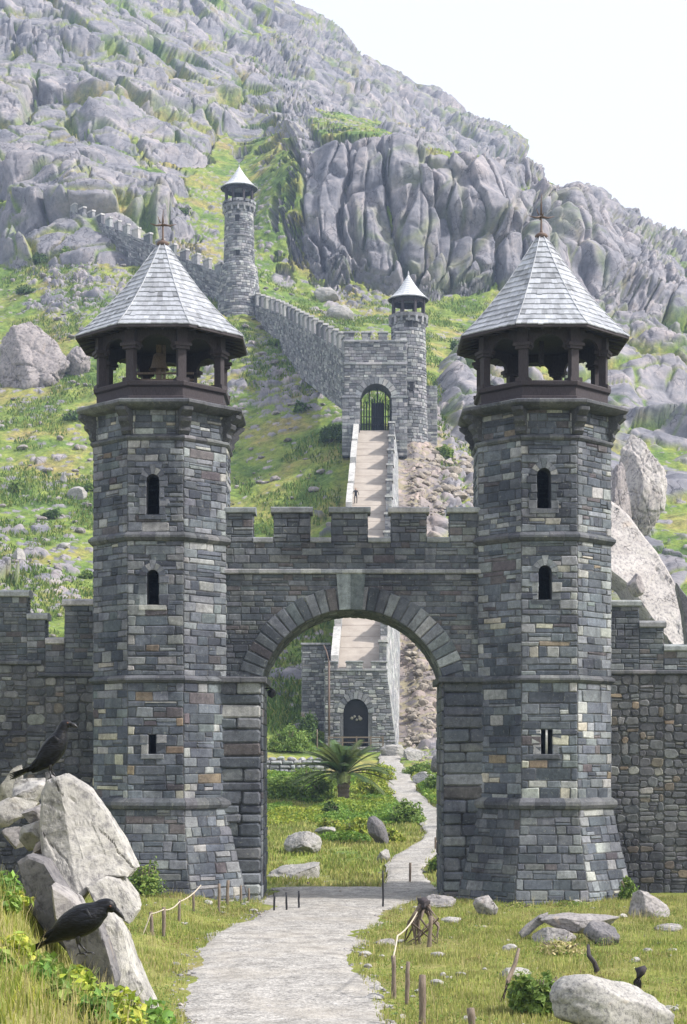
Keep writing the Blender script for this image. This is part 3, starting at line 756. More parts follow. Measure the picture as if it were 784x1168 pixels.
# ------------------------------------------------------------ gate towers
AP = 2.50
def gate_tower(cx, cy, label, wins, bell_frame, tall=0.0):
    root = empty('gate_tower', (cx, cy, 0), label, 'tower', 'gate towers')
    c = (cx, cy)
    ap = lambda v: AP if v > 3.6 else AP + .06 + .80 * max(0, min(1.15, (3.6 - v) / 3.7)) ** 1.25
    mb = MB()
    levels = [-.6, .2, 1, 1.8, 2.7, 3.58]
    for k in range(8):
        S = oct_S(c, k, ap)
        holes = []
        if k == 0: holes = [(wu - ww / 2, wu + ww / 2, wz0, wz1) for (wu, wz0, wz1, ww, ar, br) in wins]
        # batter backing
        for a, b in zip(levels[:-1], levels[1:]):
            wa, wb = ap(a) * T22, ap(b) * T22
            mb.add([S(-wa, a, 0), S(wa, a, 0), S(wb, b, 0), S(-wb, b, 0)], [(0, 1, 2, 3)], (.11, .11, .115))
        wv = AP * T22
        panel(mb, S, -wv, wv, 3.605, 18.3, holes, (.12, .12, .125))
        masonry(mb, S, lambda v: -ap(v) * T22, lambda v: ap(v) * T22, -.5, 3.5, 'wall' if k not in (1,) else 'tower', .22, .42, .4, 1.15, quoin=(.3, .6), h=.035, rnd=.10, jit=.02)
        masonry(mb, S, -wv, wv, 3.8, 8.15, 'towerlow', .22, .44, .42, 1.25, holes, quoin=(.28, .6), rnd=.10, jit=.02)
        masonry(mb, S, -wv, wv, 8.4, 13.4, 'tower', .16, .40, .38, 1.2, holes, quoin=(.28, .6), rnd=.12, jit=.025)
        masonry(mb, S, -wv, wv, 13.7, 17.1, 'tower', .15, .38, .32, 1.1, holes, quoin=(.28, .55), rnd=.12, jit=.025)
        masonry(mb, S, -wv, wv, 17.3, 18.3, 'tower', .22, .34, .3, .7, quoin=(.25, .3))
    mb.build('masonry_shaft', M_tower, root)
    S0 = oct_S(c, 0, ap)
    for (wu, wz0, wz1, ww, ar, br) in wins: slit(root, S0, wu, wz0, wz1, ww, ar, M_tower, br)
    def bd(z, r, hgt): return [(AP - .02, z - hgt * .9), (AP + r * .5, z - hgt * .7), (AP + r, z - hgt * .25), (AP + r, z + hgt * .1), (AP + r * .5, z + hgt * .45), (AP - .02, z + hgt * .75)]
    b0 = [(ap(3.45) - .02, 3.42), (AP + .2, 3.48), (AP + .26, 3.6), (AP + .24, 3.72), (AP + .12, 3.82), (AP - .02, 3.9)]
    band(root, 'string_course', c, b0, M_trim); band(root, 'string_course', c, bd(8.28, .17, .2), M_trim)
    band(root, 'string_course', c, bd(13.55, .2, .24), M_trim); band(root, 'string_course', c, bd(17.2, .12, .16), M_trim)
    # cornice
    band(root, 'cornice', c, [(AP - .1, 18.18), (2.86, 18.22), (3.02, 18.3), (3.12, 18.38), (3.12, 18.47), (3.02, 18.53), (2.3, 18.56)], M_trim, 'trim', 3)
    # corbels at the corners
    for k in range(8):
        a = math.pi / 8 + k * math.pi / 4
        d = Vector((math.cos(a), math.sin(a), 0)); t_ = Vector((-math.sin(a), math.cos(a), 0))
        prof = [(2.5, 17.28), (2.76, 17.30), (2.86, 17.42), (2.84, 17.55), (2.92, 17.66), (3.02, 17.74), (3.06, 17.86), (3.02, 17.93), (3.14, 18.02), (3.26, 18.12), (3.28, 18.24), (2.5, 18.24)]
        mb = MB(); hw = .21
        for (w0, w1, kx) in ((-hw, hw, 1.0),):
            vs = []
            for s_ in (-hw, -hw * .72, hw * .72, hw):
                kk = .96 if abs(s_) == hw else 1.0
                for (r, z) in prof: vs.append(Vector((cx, cy, 0)) + d * (2.5 + (r - 2.5) * kk) + t_ * s_ + Vector((0, 0, z)))
            n = len(prof); fs = []
            for q in range(3):
                for j in range(n - 1): fs.append((q * n + j, (q + 1) * n + j, (q + 1) * n + j + 1, q * n + j + 1))
            fs += [tuple(range(n)), tuple(range(3 * n, 4 * n))[::-1]]
            mb.add(vs, fs, (.075, .078, .088))
        mb.build('corbel', M_trim, root)
    # timber parapet
    mb = MB(); wd = (.06, .045, .045)
    mb.lathe([(2.38, 18.5), (2.46, 18.5), (2.46, 18.72), (2.40, 18.76), (2.40, 19.08), (2.5, 19.14), (2.52, 19.26), (2.5, 19.3), (2.1, 19.3), (2.1, 18.5)], (cx, cy, 0), 8, math.pi / 8, wd, apothem=True)
    mb.build('parapet_rail', M_dwood, root)
    mb = MB(); mb.lathe([(2.3, 18.54), (.01, 18.56)], (cx, cy, 0), 8, math.pi / 8, (.2, .2, .2), apothem=True); mb.build('belfry_floor', M_trim, root)
    Rp = 2.42; pv = []
    for k in range(8):
        a = math.pi / 8 + k * math.pi / 4; x = cx + Rp * math.cos(a); y = cy + Rp * math.sin(a); pv.append((x, y))
        mb = MB(); rot = Matrix.Rotation(a, 3, 'Z')
        mb.box((x, y, 19.36), (.46, .5, .14), wd, rot); mb.box((x, y, 19.95), (.27, .31, 1.2), wd, rot)
        mb.box((x, y, 20.55), (.44, .52, .12), wd, rot); mb.box((x, y, 20.66), (.54, .66, .12), wd, rot); mb.box((x, y, 20.98), (.34, .40, .56), wd, rot)
        mb.build('post', M_dwood, root)
    for k in range(8):
        p0 = Vector((*pv[k], 0)); p1 = Vector((*pv[(k + 1) % 8], 0)); d = (p1 - p0); L = d.length; d.normalize(); nn = Vector((d.y, -d.x, 0))
        r = (L - .62) / 2; zc = 20.62; zt = 21.42; zb = 20.5; n = 12; vs = []; fs = []
        mid = (p0 + p1) / 2
        # board with a round opening, and hanging cusps at the springings
        arc = [(-L / 2, zb), (-r - .02, zb), (-r + .03, zb + .02)] + [(-r * math.cos(math.pi * i / n) * .94, zc + .02 + r * .66 * math.sin(math.pi * i / n)) for i in range(n + 1)] + [(r - .03, zb + .02), (r + .02, zb), (L / 2, zb)]
        for off in (-.07, .07):
            for (u, z) in arc: vs.append(mid + d * u + nn * off + Vector((0, 0, z)))
            for (u, z) in arc: vs.append(mid + d * max(-L / 2, min(L / 2, u)) + nn * off + Vector((0, 0, zt)))
        m = len(arc)
        for i in range(m - 1):
            fs.append((i, m + i, m + i + 1, i + 1)); fs.append((2 * m + i, 2 * m + i + 1, 3 * m + i + 1, 3 * m + i)); fs.append((i, i + 1, 2 * m + i + 1, 2 * m + i))
        mb = MB(); mb.add(vs, fs, wd)
        mb.build('arch_board', M_dwood, root)
    # roof
    za, ze, re = 25.05 + tall, 21.22, 3.13
    tp = [(0, .04), (.28, .265), (.5, .455), (.72, .67), (.88, .845), (1, 1.0)]
    rad = lambda t_: re * float(np.interp(t_, [p[0] for p in tp], [p[1] for p in tp]))
    mb = MB(); prof = [(rad(t_) - .02, za - (za - ze) * t_ - .02) for t_ in (0, .14, .28, .39, .5, .61, .72, .8, .88, .94, 1)]
    mb.lathe(prof, (cx, cy, 0), 8, math.pi / 8, (.12, .12, .13), apothem=True)
    NC = 17
    for k in range(8):
        S = oct_S(c, k, lambda v: 0.0)
        for j in range(NC):
            t0 = (j / NC); t1 = min(1.0, (j + 1.12) / NC)
            r0, r1 = rad(t0) + .012, rad(t1) + .05; z0, z1 = za - (za - ze) * t0 + .012, za - (za - ze) * t1 + .03
            wcut = r1 * T22; m = max(1, int(round(2 * wcut / .21))); tone_ = rng.uniform(.94, 1.06)
            for i in range(m):
                a0 = -1 + 2 * i / m; a1 = -1 + 2 * (i + 1) / m; g = rng.uniform(-.012, .014) + (.04 if rng.random() < .03 else 0); gb = 0
                kc = tone_ * rng.uniform(.66, 1.12) * (.62 if rng.random() < .03 else 1); cc = (.41 * kc, .43 * kc, .475 * kc)
                q = [S(a0 * r0 * T22, z0, r0), S(a1 * r0 * T22, z0, r0), S(a1 * r1 * T22 - .003, z1 - g, r1 + g), S(a0 * r1 * T22 + .003, z1 - g, r1 + g)]
                q2 = [S(a0 * r1 * T22 + .003, z1 - g - .035, r1 + g - .012), S(a1 * r1 * T22 - .003, z1 - g - .035, r1 + g - .012)]
                mb.add(q + q2, [(3, 2, 1, 0), (4, 5, 2, 3)], cc)
    # hip rolls
    for k in range(8):
        a = math.pi / 8 + k * math.pi / 4; kk = 1 / math.cos(math.pi / 8)
        pts = [(cx + (rad(t_) + .03) * kk * math.cos(a), cy + (rad(t_) + .03) * kk * math.sin(a), za - (za - ze) * t_ + .035) for t_ in (0, .28, .5, .72, .88, 1)]
        mb.tube(pts, .022, 5, (.40, .415, .45))
    mb.build('roof', M_shc, root)
    mb = MB(); mb.lathe([(re + .02, ze + .015), (re + .02, ze - .10), (re - .06, ze - .12), (2.3, ze + .12), (.02, ze + .3)], (cx, cy, 0), 8, math.pi / 8, wd, apothem=True)
    for k in range(8):
        for u in (-.75, -.25, .25, .75):
            S = oct_S(c, k, lambda v: 0.0)
            p0 = S(u * 3.1 * T22, ze - .12, 3.1); p1 = S(u * 2.3 * T22, ze + .04, 2.3)
            mb.tube([p0, p1], .045, 4, wd, False)
    mb.build('eaves', M_dwood, root)
    # finial
    fr = Vector((cx, cy, za))
    mb = MB(); pr = [(.15, -.22), (.2, -.15), (.17, -.08)] + [(.25 * math.cos(a), .04 + .13 * math.sin(a)) for a in np.linspace(-1.1, 1.4, 9)] + [(.06, .2), (.045, .26), (.03, .8), (.02, 1.0), (.005, 1.02)]
    mb.lathe(pr, tuple(fr), 14, 0, (.13, .1, .08), True)
    fo = mb.build('finial', M_iron, root)
    mb = MB(); zc = .78
    for a, L in ((0.12, .52), (math.pi + .12, .5), (math.pi / 2 + .1, .4), (-math.pi / 2 + .1, .4)):
        d = Vector((math.cos(a), math.sin(a), 0))
        mb.tube([fr + Vector((0, 0, zc)), fr + d * L * .5 + Vector((0, 0, zc - .03)), fr + d * L + Vector((0, 0, zc + .04))], [.055, .035, .008], 5, (.15, .11, .09))
    mb.tube([fr + Vector((0, 0, .86)), fr + Vector((.0, 0, 1.15 + (.3 if tall else 0))), fr + Vector((.02, 0, 1.35 + (.35 if tall else 0)))], [.05, .02, .006], 5, (.15, .11, .09))
    mb.tube([fr + Vector((-.1, 0, .86)), fr + Vector((-.2, 0, 1.12))], [.03, .008], 5, (.15, .11, .09))
    mb.build('weather_vane', M_iron, root)
    # inside the belfry
    mb = MB()
    if bell_frame:
        mb.box((cx - .15, cy, 19.9), (.2, .2, 2.6), (.16, .12, .09)); mb.box((cx + .05, cy, 19.9), (.12, .12, 2.6), (.28, .2, .12)); mb.box((cx + .55, cy + .2, 19.6), (.1, .1, 2.0), (.10, .08, .07))
        for z in (19.45, 19.85, 20.1): mb.box((cx + .1, cy - .1, z), (2.2, .07, .07), (.12, .1, .09))
        mb.lathe([(.02, 20.9), (.2, 20.85), (.26, 20.6), (.3, 20.4), (.4, 20.25)], (cx - .15, cy, 0), 14, 0, (.12, .09, .05), True)
        mb.build('bell_frame', M_postw, root)
    else:
        for x in (-.7, -.55, .9, 1.1, 1.25):
            mb = MB(); mb.box((cx + x, cy + 1.4, 19.55), (.06, .06, 1.4), wd); mb.build('baluster', M_dwood, root)
        mb = MB(); mb.box((cx, cy, 20.9), (.18, .18, .9), wd); mb.build('king_post', M_dwood, root)
    return root

def wz(py_, Y=61.5): return 5.5 + (860 - py_) / FPX * Y
LT = (-6.94, 64.0); RT = (7.60, 64.0)
gate_tower(*LT, 'left gate tower with plain single slit at mid height and timber frame inside its belfry',
           [(-.1, wz(587), wz(541), .46, True, False), (-.1, wz(690), wz(650), .44, True, False), (-.12, wz(860), wz(838), .28, False, False)], True)
gate_tower(*RT, 'right gate tower with narrow twin slit low down and taller spike on its roof',
           [(-.2, wz(580), wz(534), .50, True, False), (-.16, wz(684), wz(645), .48, True, False), (-.1, wz(860), wz(832), .42, False, True)], False, .3)

# ------------------------------------------------------------ gate arch between the towers
YF0, YB0 = 63.0, 66.9
root = empty('gate_arch', (.3, 65, 0), 'crenellated stone wall with wide round arch joining the two gate towers', 'archway')
XL, XR = LT[0] + 2.2, RT[0] - 2.2
CX, RI, CZ = .33, 3.56, 7.42
ZS = 8.38; HWp = 3.42
ring_pts = []
a_s = math.asin(min(1, HWp / RI))
def arc_pts(r, n=40):
    return [(CX + r * math.sin(a), CZ + r * math.cos(a)) for a in np.linspace(-a_s, a_s, n)]
mb = MB()
inn = arc_pts(RI); n = len(inn)
ZT = 13.5
for Y, flip in ((YF0, False), (YB0, True)):
    def q(a, b, c_, d):
        f = [(0, 1, 2, 3)] if not flip else [(3, 2, 1, 0)]
        mb.add([(a[0], Y, a[1]), (b[0], Y, b[1]), (c_[0], Y, c_[1]), (d[0], Y, d[1])], f, (.11, .11, .115))
    q((XL, -.6), (CX - HWp, -.6), (CX - HWp, ZS), (XL, ZS)); q((CX + HWp, -.6), (XR, -.6), (XR, ZS), (CX + HWp, ZS))
    q((XL, ZS), inn[0], (inn[0][0], ZT), (XL, ZT)); q(inn[-1], (XR, ZS), (XR, ZT), (inn[-1][0], ZT))
    for i in range(n - 1): q(inn[i], inn[i + 1], (inn[i + 1][0], ZT), (inn[i][0], ZT))
for i in range(n - 1):
    a, b = inn[i], inn[i + 1]
    mb.add([(a[0], YF0, a[1]), (a[0], YB0, a[1]), (b[0], YB0, b[1]), (b[0], YF0, b[1])], [(0, 1, 2, 3)], (.085, .08, .08))
mb.add([(XL, YF0, ZT), (XR, YF0, ZT), (XR, YB0, ZT), (XL, YB0, ZT)], [(0, 1, 2, 3)], (.2, .2, .2))
Sf = flat((0, YF0, 0), (1, 0, 0), (0, -1, 0)); Sb = flat((0, YB0, 0), (-1, 0, 0), (0, 1, 0))
RM = RI + .42
def blk(a, b):
    if a < ZS - .05: return (CX - 9, CX + 9) if False else (CX - HWp - .4, CX + HWp + .4)
    zz = a - CZ
    if zz >= RM: return None
    x = math.sqrt(max(0, RM * RM - zz * zz)); return (CX - x, CX + x)
masonry(mb, Sf, XL, XR, ZS + .0, 12.3, 'wall', .14, .30, .3, .9, blocked=blk, split=.2, h=.028)
masonry(mb, Sf, XL, XR, 12.5, ZT, 'wall', .18, .30, .3, .8, h=.03)
masonry(mb, Sb, -XR, -XL, ZS, ZT, 'wall', .2, .34, .3, .9, blocked=lambda a, b: (lambda x: (-x[1], -x[0]) if x else None)(blk(a, b)), split=.1)
# soffit stones
Ls = RI * 2 * a_s
Ssof = lambda u, v, off: Vector((CX + (RI - off) * math.sin(u / RI), YF0 + v, CZ + (RI - off) * math.cos(u / RI)))
masonry(mb, Ssof, -Ls / 2, Ls / 2, .1, YB0 - YF0 - .05, 'wall', .4, .7, .28, .34, split=0, h=.02)
mb.build('wall_masonry', M_tower, root)
# voussoirs
mb = MB(); NV = 27
for i in range(NV):
    a0 = -a_s + 2 * a_s * i / NV; a1 = -a_s + 2 * a_s * (i + 1) / NV
    if i == NV // 2: continue
    if abs(i - NV // 2) == 1:
        if i < NV // 2: a1 -= .0
    r1 = RI + .86 + rng.uniform(-.03, .05); cc = pick('quoin') if rng.random() < .45 else pick('wall'); g = .006
    q = [(RI, a0 + g), (r1, a0 + g * .8), (r1, a1 - g * .8), (RI, a1 - g)]; pr = .06 + rng.uniform(-.012, .015)
    def pt(r, a, y): return (CX + r * math.sin(a), YF0 + y, CZ + r * math.cos(a))
    vs = [pt(r, a, .35) for r, a in q] + [pt(r, a, -pr + .02) for r, a in q]
    cr = [(RI + .03, a0 + g + .008), (r1 - .03, a0 + g + .008), (r1 - .03, a1 - g - .008), (RI + .03, a1 - g - .008)]
    vs += [pt(r, a, -pr) for r, a in cr]
    fs = [(8, 9, 10, 11)]
    for L in (0, 4):
        for k in range(4): fs.append((L + k, L + (k + 1) % 4, L + 4 + (k + 1) % 4, L + 4 + k))
    mb.add(vs, fs, cc)
mb.build('arch_ring', M_tower, root)
# keystone pair, tall and pale
mb = MB()
for s_, cc in ((-1, (.30, .34, .345)), (1, (.20, .235, .23))):
    x0, x1 = (CX - .05 + s_ * .0, CX - .05 + s_ * .47); xb = CX - .05 + s_ * .56
    pts = [(x0 + s_ * .008, CZ + RI - .01), (x1 - s_ * .04, CZ + RI - .03), (xb, 12.38), (x0 + s_ * .008, 12.38)]
    vs = [(x, YF0 + .3, z) for x, z in pts] + [(x, YF0 - .10, z) for x, z in pts]
    mb.add(vs, [(4, 5, 6, 7), (0, 1, 5, 4), (1, 2, 6, 5), (2, 3, 7, 6), (3, 0, 4, 7)], cc)
mb.build('keystone', M_tower, root)
# piers under the springing
def pier(x0, x1, inner):
    mb = MB(); yf = YF0 - .22
    mb.box(((x0 + x1) / 2, (yf + YB0) / 2 + .1, 3.9), (x1 - x0, YB0 - yf - .1, 9.0), (.10, .10, .105))
    S = flat((0, yf + .1, 0), (1, 0, 0), (0, -1, 0))
    for (a, b) in courses(-.5, 8.25, .34, .54):
        w_ = x1 - x0; cut = rng.uniform(.38, .62)
        if rng.random() < .55: cells = [(x0, x0 + w_ * cut), (x0 + w_ * cut, x1)]
        else: cells = [(x0, x1)]
        for c0, c1 in cells: stone(mb, S, c0, c1, a, b, pick('wall') if rng.random() < .75 else pick('quoin'), .11, .014, .06, .2, .02)
    xi = x1 if inner > 0 else x0
    S2 = flat((xi - .0 * inner, yf + .1, 0), (0, 1, 0) if inner > 0 else (0, -1, 0), (inner, 0, 0))
    if inner > 0: masonry(mb, S2, 0.0, YB0 - yf - .1, -.5, 8.25, 'wall', .42, .62, .5, 1.1, rnd=.12, h=.05)
    else: masonry(mb, S2, -(YB0 - yf - .1), 0.0, -.5, 8.25, 'wall', .42, .62, .5, 1.1, rnd=.12, h=.05)
    mb.build('pier', M_tower, root)
pier(XL, CX - HWp - .02, 1); pier(CX + HWp + .02, XR, -1)
def bar_blocks(name, x0, x1, y0, y1, z0, z1, pal, mat, parent, seg=1.1, slope=0.0, jit=.008, ret=False, lip=0):
    mb = MB(); n_ = max(1, int(round((x1 - x0) / seg)))
    for i in range(n_):
        a = x0 + (x1 - x0) * i / n_ + .004; b = x0 + (x1 - x0) * (i + 1) / n_ - .004; j = rng.uniform(-jit, jit)
        y0_ = y0 + j
        sec = [(y0_, z0 + .04), (y0_, z1 - .05), (y0_ + .04, z1 - .01 + j), ((y0 + y1) / 2, z1 + slope + j), (y1 - .04, z1 - .01 + j), (y1, z1 - .05), (y1, z0 + .04), (y1 - .06, z0), (y0_ + .06, z0)]
        k = len(sec); vs = [(a, y, z) for y, z in sec] + [(b, y, z) for y, z in sec]
        mb.add(vs, [(q_, k + q_, k + (q_ + 1) % k, (q_ + 1) % k) for q_ in range(k)] + [tuple(range(k)), tuple(range(k, 2 * k))[::-1]], pick(pal))
    return mb.build(name, mat, parent)
bar_blocks('impost', XL - .05, CX - HWp + .18, YF0 - .42, YB0 + .1, 8.18, 8.42, 'trim', M_trim, root)
bar_blocks('impost', CX + HWp - .18, XR + .05, YF0 - .42, YB0 + .1, 8.18, 8.42, 'trim', M_trim, root)
bar_blocks('string_course', XL, XR, YF0 - .16, YF0 + .2, 12.30, 12.5, 'cope', M_trim, root, .8)
def pxX(px_, Y=63.0): return (px_ - 392) / FPX * Y
mer = [(253, 289), (312, 354), (378, 420), (446, 487), (513, 547)]
PARA = YF0 + .75
for (a, b) in mer:
    x0, x1 = pxX(a) if a != 253 else XL, pxX(b) if b != 547 else XR
    mb = MB(); mb.box(((x0 + x1) / 2, (YF0 + PARA) / 2, (ZT + 14.62) / 2), (x1 - x0 - .06, PARA - YF0 - .04, 14.62 - ZT), (.11, .11, .115))
    masonry(mb, Sf, x0, x1, ZT + .02, 14.6, 'wall', .2, .32, .3, .7, h=.03)
    Sd = flat((x0 + .03, YF0, 0), (0, -1, 0), (-1, 0, 0)); masonry(mb, Sd, -(PARA - YF0), 0, ZT, 14.6, 'wall', .25, .32, .3, .5)
    Sd = flat((x1 - .03, YF0, 0), (0, 1, 0), (1, 0, 0)); masonry(mb, Sd, 0, (PARA - YF0), ZT, 14.6, 'wall', .25, .32, .3, .5)
    m_ = mb.build('merlon', M_tower, root)
    e0 = x0 - .1 if a != 253 else x0; e1 = x1 + .1 if b != 547 else x1
    cbo = bar_blocks('coping', e0, e1, YF0 - .12, PARA + .1, 14.6, 14.84, 'cope', M_trim, root, 2, .06)
for (a, b) in zip(mer[:-1], mer[1:]):
    bar_blocks('embrasure_sill', pxX(a[1]) + .0, pxX(b[0]) - .0, YF0 - .09, PARA + .05, ZT - .02, ZT + .2, 'cope', M_trim, root, 3, .04)

# little lamp at the left springing
lr = empty('wall_lamp', (CX - HWp + .28, YB0 - 2.2, 7.9), 'small dark iron lamp bracket at the left springing of the big arch', 'lamp')
mb = MB(); bx, by, bz = lr.location
mb.tube([(bx - .3, by, bz + .12), (bx - .05, by, bz + .16), (bx + .08, by, bz + .1)], .03, 6, (.03, .03, .03)); mb.build('bracket', M_black, lr)
mb = MB(); mb.lathe([(.02, .14), (.16, .06), (.18, .0), (.13, -.16), (.05, -.2), (.01, -.24)], (bx + .02, by, bz), 8, 0, (.03, .03, .03)); mb.build('lamp_housing', M_black, lr)

# ------------------------------------------------------------ curtain walls
def curtain(label, cols_, y0, y1, strings, pal='rubble', up='wall'):
    xa = cols_[0][0]; xb = cols_[-1][1]
    root = empty('curtain_wall', ((xa + xb) / 2, (y0 + y1) / 2, 0), label, 'wall')
    mb = MB(); S = flat((0, y0, 0), (1, 0, 0), (0, -1, 0))
    cut = max(s_[2] for s_ in strings)
    mb.box(((xa + xb) / 2, (y0 + y1) / 2, (cut + .2 - 1) / 2), (xb - xa, y1 - y0, cut + .2 + 1), (.10, .10, .10))
    for (x0, x1, zt) in cols_:
        zz = strings[0][2] if (x0 + x1) / 2 < strings[0][1] else strings[-1][2]
        masonry(mb, S, x0, x1, -.8, zz - .05, pal, .22, .42, .26, .62, rnd=.32, h=.045, split=.3, gap=.016, jit=.03)
    mb.build('rubble_masonry', M_rubble, root)
    mb = MB()
    for (x0, x1, zt) in cols_:
        zz = strings[0][2] if (x0 + x1) / 2 < strings[0][1] else strings[-1][2]
        mb.box(((x0 + x1) / 2, (y0 + y0 + .7) / 2, (zt - .2 + zz) / 2), (x1 - x0 - .03, .7, zt - .2 - zz + .3), (.10, .10, .10))
        masonry(mb, S, x0, x1, zz + .12, zt - .22, up, .16, .28, .25, .7, h=.03)
        for sx, nx in ((x0, -1), (x1, 1)):
            S3 = flat((sx, y0, 0), (0, nx, 0), (nx, 0, 0))
            masonry(mb, S3, 0 if nx > 0 else -.7, .7 if nx > 0 else 0, zz + .12, zt - .22, up, .2, .3, .3, .5, h=.02)
    mb.build('parapet', M_tower, root)
    for i, (x0, x1, zt) in enumerate(cols_):
        l = .1 if (i == 0 or cols_[i - 1][2] < zt) else -.0
        r = .1 if (i == len(cols_) - 1 or cols_[i + 1][2] < zt) else -.0
        bar_blocks('coping', x0 - l, x1 + r, y0 - .12, y0 + .8, zt - .24, zt, 'cope', M_trim, root, 3, .06)
    for (x0, x1, z) in strings: bar_blocks('string_course', x0, x1, y0 - .14, y0 + .1, z - .05, z + .13, 'trim', M_trim, root, .9)
    return root
YW = 64.6
X_ = lambda p_: (p_ - 392) / FPX * YW
Zw_ = lambda p_: 5.5 + (860 - p_) / FPX * YW
curtain('stepped dark rubble curtain wall left of the gate behind the ravens',
        [(X_(-330), X_(-260), Zw_(640)), (X_(-260), X_(-215), Zw_(690)), (X_(-215), X_(-130), Zw_(650)), (X_(-130), X_(-70), Zw_(700)), (X_(-70), X_(31), Zw_(674)), (X_(31), X_(52), Zw_(700)), (X_(52), X_(74), Zw_(728)), (X_(74), X_(112), Zw_(684))],
        YW, YW + 2.4, [(X_(-330), X_(48), Zw_(757)), (X_(44), X_(112), Zw_(771))])
curtain('dark rubble curtain wall right of the gate with parapet stepping down',
        [(X_(694), X_(729), Zw_(685)), (X_(729), X_(757), Zw_(709)), (X_(757), X_(800), Zw_(736)), (X_(800), X_(880), Zw_(715)), (X_(880), X_(940), Zw_(750)), (X_(940), X_(1100), Zw_(722))],
        YW, YW + 2.4, [(X_(694), X_(1100), Zw_(768))])
# ------------------------------------------------------------ far fortifications
def round_tower(cx, cy, z0, label, rb, rs, z_str, z_corn, z_rail, z_eave, z_top, r_eave, flare=None, wins=(), buttress=None):
    root = empty('watch_tower', (cx, cy, z0), label, 'tower', 'towers on the hillside')
    def ap(v):
        return float(np.interp(v, [z0 - 3, z0] + [p[0] for p in (flare or [])] + [z_str, z_corn], [rb * 1.12, rb] + [p[1] for p in (flare or [])] + [rs * 1.04, rs]))
    mb = MB()
    zz = np.linspace(z0 - 3, z_corn, 14)
    mb.lathe([(ap(z) - .04, z) for z in zz], (cx, cy, 0), 20, 0, (.14, .14, .15))
    S = lambda u, v, off: Vector((cx + (ap(v) + off) * math.cos(u), cy + (ap(v) + off) * math.sin(u), v))
    for (a, b) in courses(z0 - 2.5, z_corn, .3, .55):
        n_ = int(2 * math.pi * ap((a + b) / 2) / .75); u = rng.uniform(0, .3); e = u + 2 * math.pi
        while u < e:
            wd = rng.uniform(.45, 1.0) / ap((a + b) / 2)
            hole = any(abs(((u + wd / 2) + math.pi / 2 + math.pi) % (2 * math.pi) - math.pi - w_[0] / rs) < (w_[3] * .5) / rs + wd * .3 and a < w_[2] and b > w_[1] for w_ in wins)
            if not hole:
                k_ = ap((a + b) / 2); S1 = lambda uu, v, off: S(uu / k_, v, off)
                stone(mb, S1, u * k_, (u + wd) * k_, a, b, pick('far'), .07, .02, .05, 0, .03)
            u += wd
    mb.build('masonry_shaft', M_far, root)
    for w_ in wins:
        mb = MB(); a = -math.pi / 2 + w_[0] / rs
        d = Vector((math.cos(a), math.sin(a), 0)); rot = Matrix.Rotation(a, 3, 'Z')
        mb.box((cx + d.x * (ap(w_[1]) - .15), cy + d.y * (ap(w_[1]) - .15), (w_[1] + w_[2]) / 2), (.36, w_[3], w_[2] - w_[1]), (.02, .02, .022), rot)
        mb.build('window_opening', M_black, root)
        mb = MB(); mb.box((cx + d.x * (ap(w_[2]) + .0), cy + d.y * (ap(w_[2]) + .0), w_[2] + .15), (.25, w_[3] + .5, .3), pick('cope'), rot); mb.build('window_lintel', M_far, root)
    mb = MB(); mb.lathe([(ap(z_str) - .05, z_str - .15), (ap(z_str) + .16, z_str - .05), (ap(z_str) + .16, z_str + .12), (ap(z_str) - .05, z_str + .25)], (cx, cy, 0), 20, 0, (.24, .24, .25)); mb.build('string_course', M_far, root)
    mb = MB(); mb.lathe([(rs - .1, z_corn - .2), (rs + .45, z_corn + .1), (rs + .5, z_corn + .5), (rs + .3, z_corn + .6), (.02, z_corn + .6)], (cx, cy, 0), 20, 0, (.22, .22, .23))
    for i in range(16):
        a = 2 * math.pi * i / 16; rot = Matrix.Rotation(a, 3, 'Z')
        mb.box((cx + (rs + .2) * math.cos(a), cy + (rs + .2) * math.sin(a), z_corn - .2), (.5, .3, .8), pick('far'), rot)
        mb.box((cx + (rs + .28) * math.cos(a + .2), cy + (rs + .28) * math.sin(a + .2), z_rail), (.3, .7, (z_rail - z_corn - .6) * 2 * .5), pick('far'), rot)
    mb.lathe([(rs + .1, z_corn + .5), (rs + .1, z_rail + .1), (rs - .2, z_rail + .1), (rs - .2, z_corn + .5)], (cx, cy, 0), 20, 0, (.22, .22, .23))
    mb.build('cornice', M_far, root)
    for i in range(8):
        a = math.pi / 8 + i * math.pi / 4
        mb = MB(); mb.box((cx + (rs - .05) * math.cos(a), cy + (rs - .05) * math.sin(a), (z_rail + z_eave) / 2), (.34, .34, z_eave - z_rail + .2), (.05, .04, .04), Matrix.Rotation(a, 3, 'Z')); mb.build('post', M_dwood, root)
    mb = MB(); mb.lathe([(rs + .05, z_eave + .1), (rs + .05, z_eave - .55), (rs - .15, z_eave - .55), (rs - .15, z_eave + .1)], (cx, cy, 0), 16, 0, (.05, .04, .04)); mb.build('head_beam', M_dwood, root)
    mb = MB(); H = z_top - z_eave
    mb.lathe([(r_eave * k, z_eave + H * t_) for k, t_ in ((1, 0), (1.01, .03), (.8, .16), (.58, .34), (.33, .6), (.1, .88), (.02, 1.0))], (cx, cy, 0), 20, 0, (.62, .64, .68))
    for j in range(9):
        t_ = .03 + .9 * j / 9; k = float(np.interp(t_, [0.03, .16, .34, .6, .88, 1], [1.01, .8, .58, .33, .1, .02])) * r_eave + .03
        mb.lathe([(k - .04, z_eave + H * t_ + .03), (k + .02, z_eave + H * t_ - .02), (k - .04, z_eave + H * t_ - .05)], (cx, cy, 0), 20, 0, (.45, .46, .5))
    mb.lathe([(r_eave * .99, z_eave), (rs, z_eave + .25)], (cx, cy, 0), 20, 0, (.05, .04, .04))
    mb.lathe([(.02, z_top - .3), (.14, z_top), (.02, z_top + .5)], (cx, cy, 0), 8, 0, (.4, .4, .42))
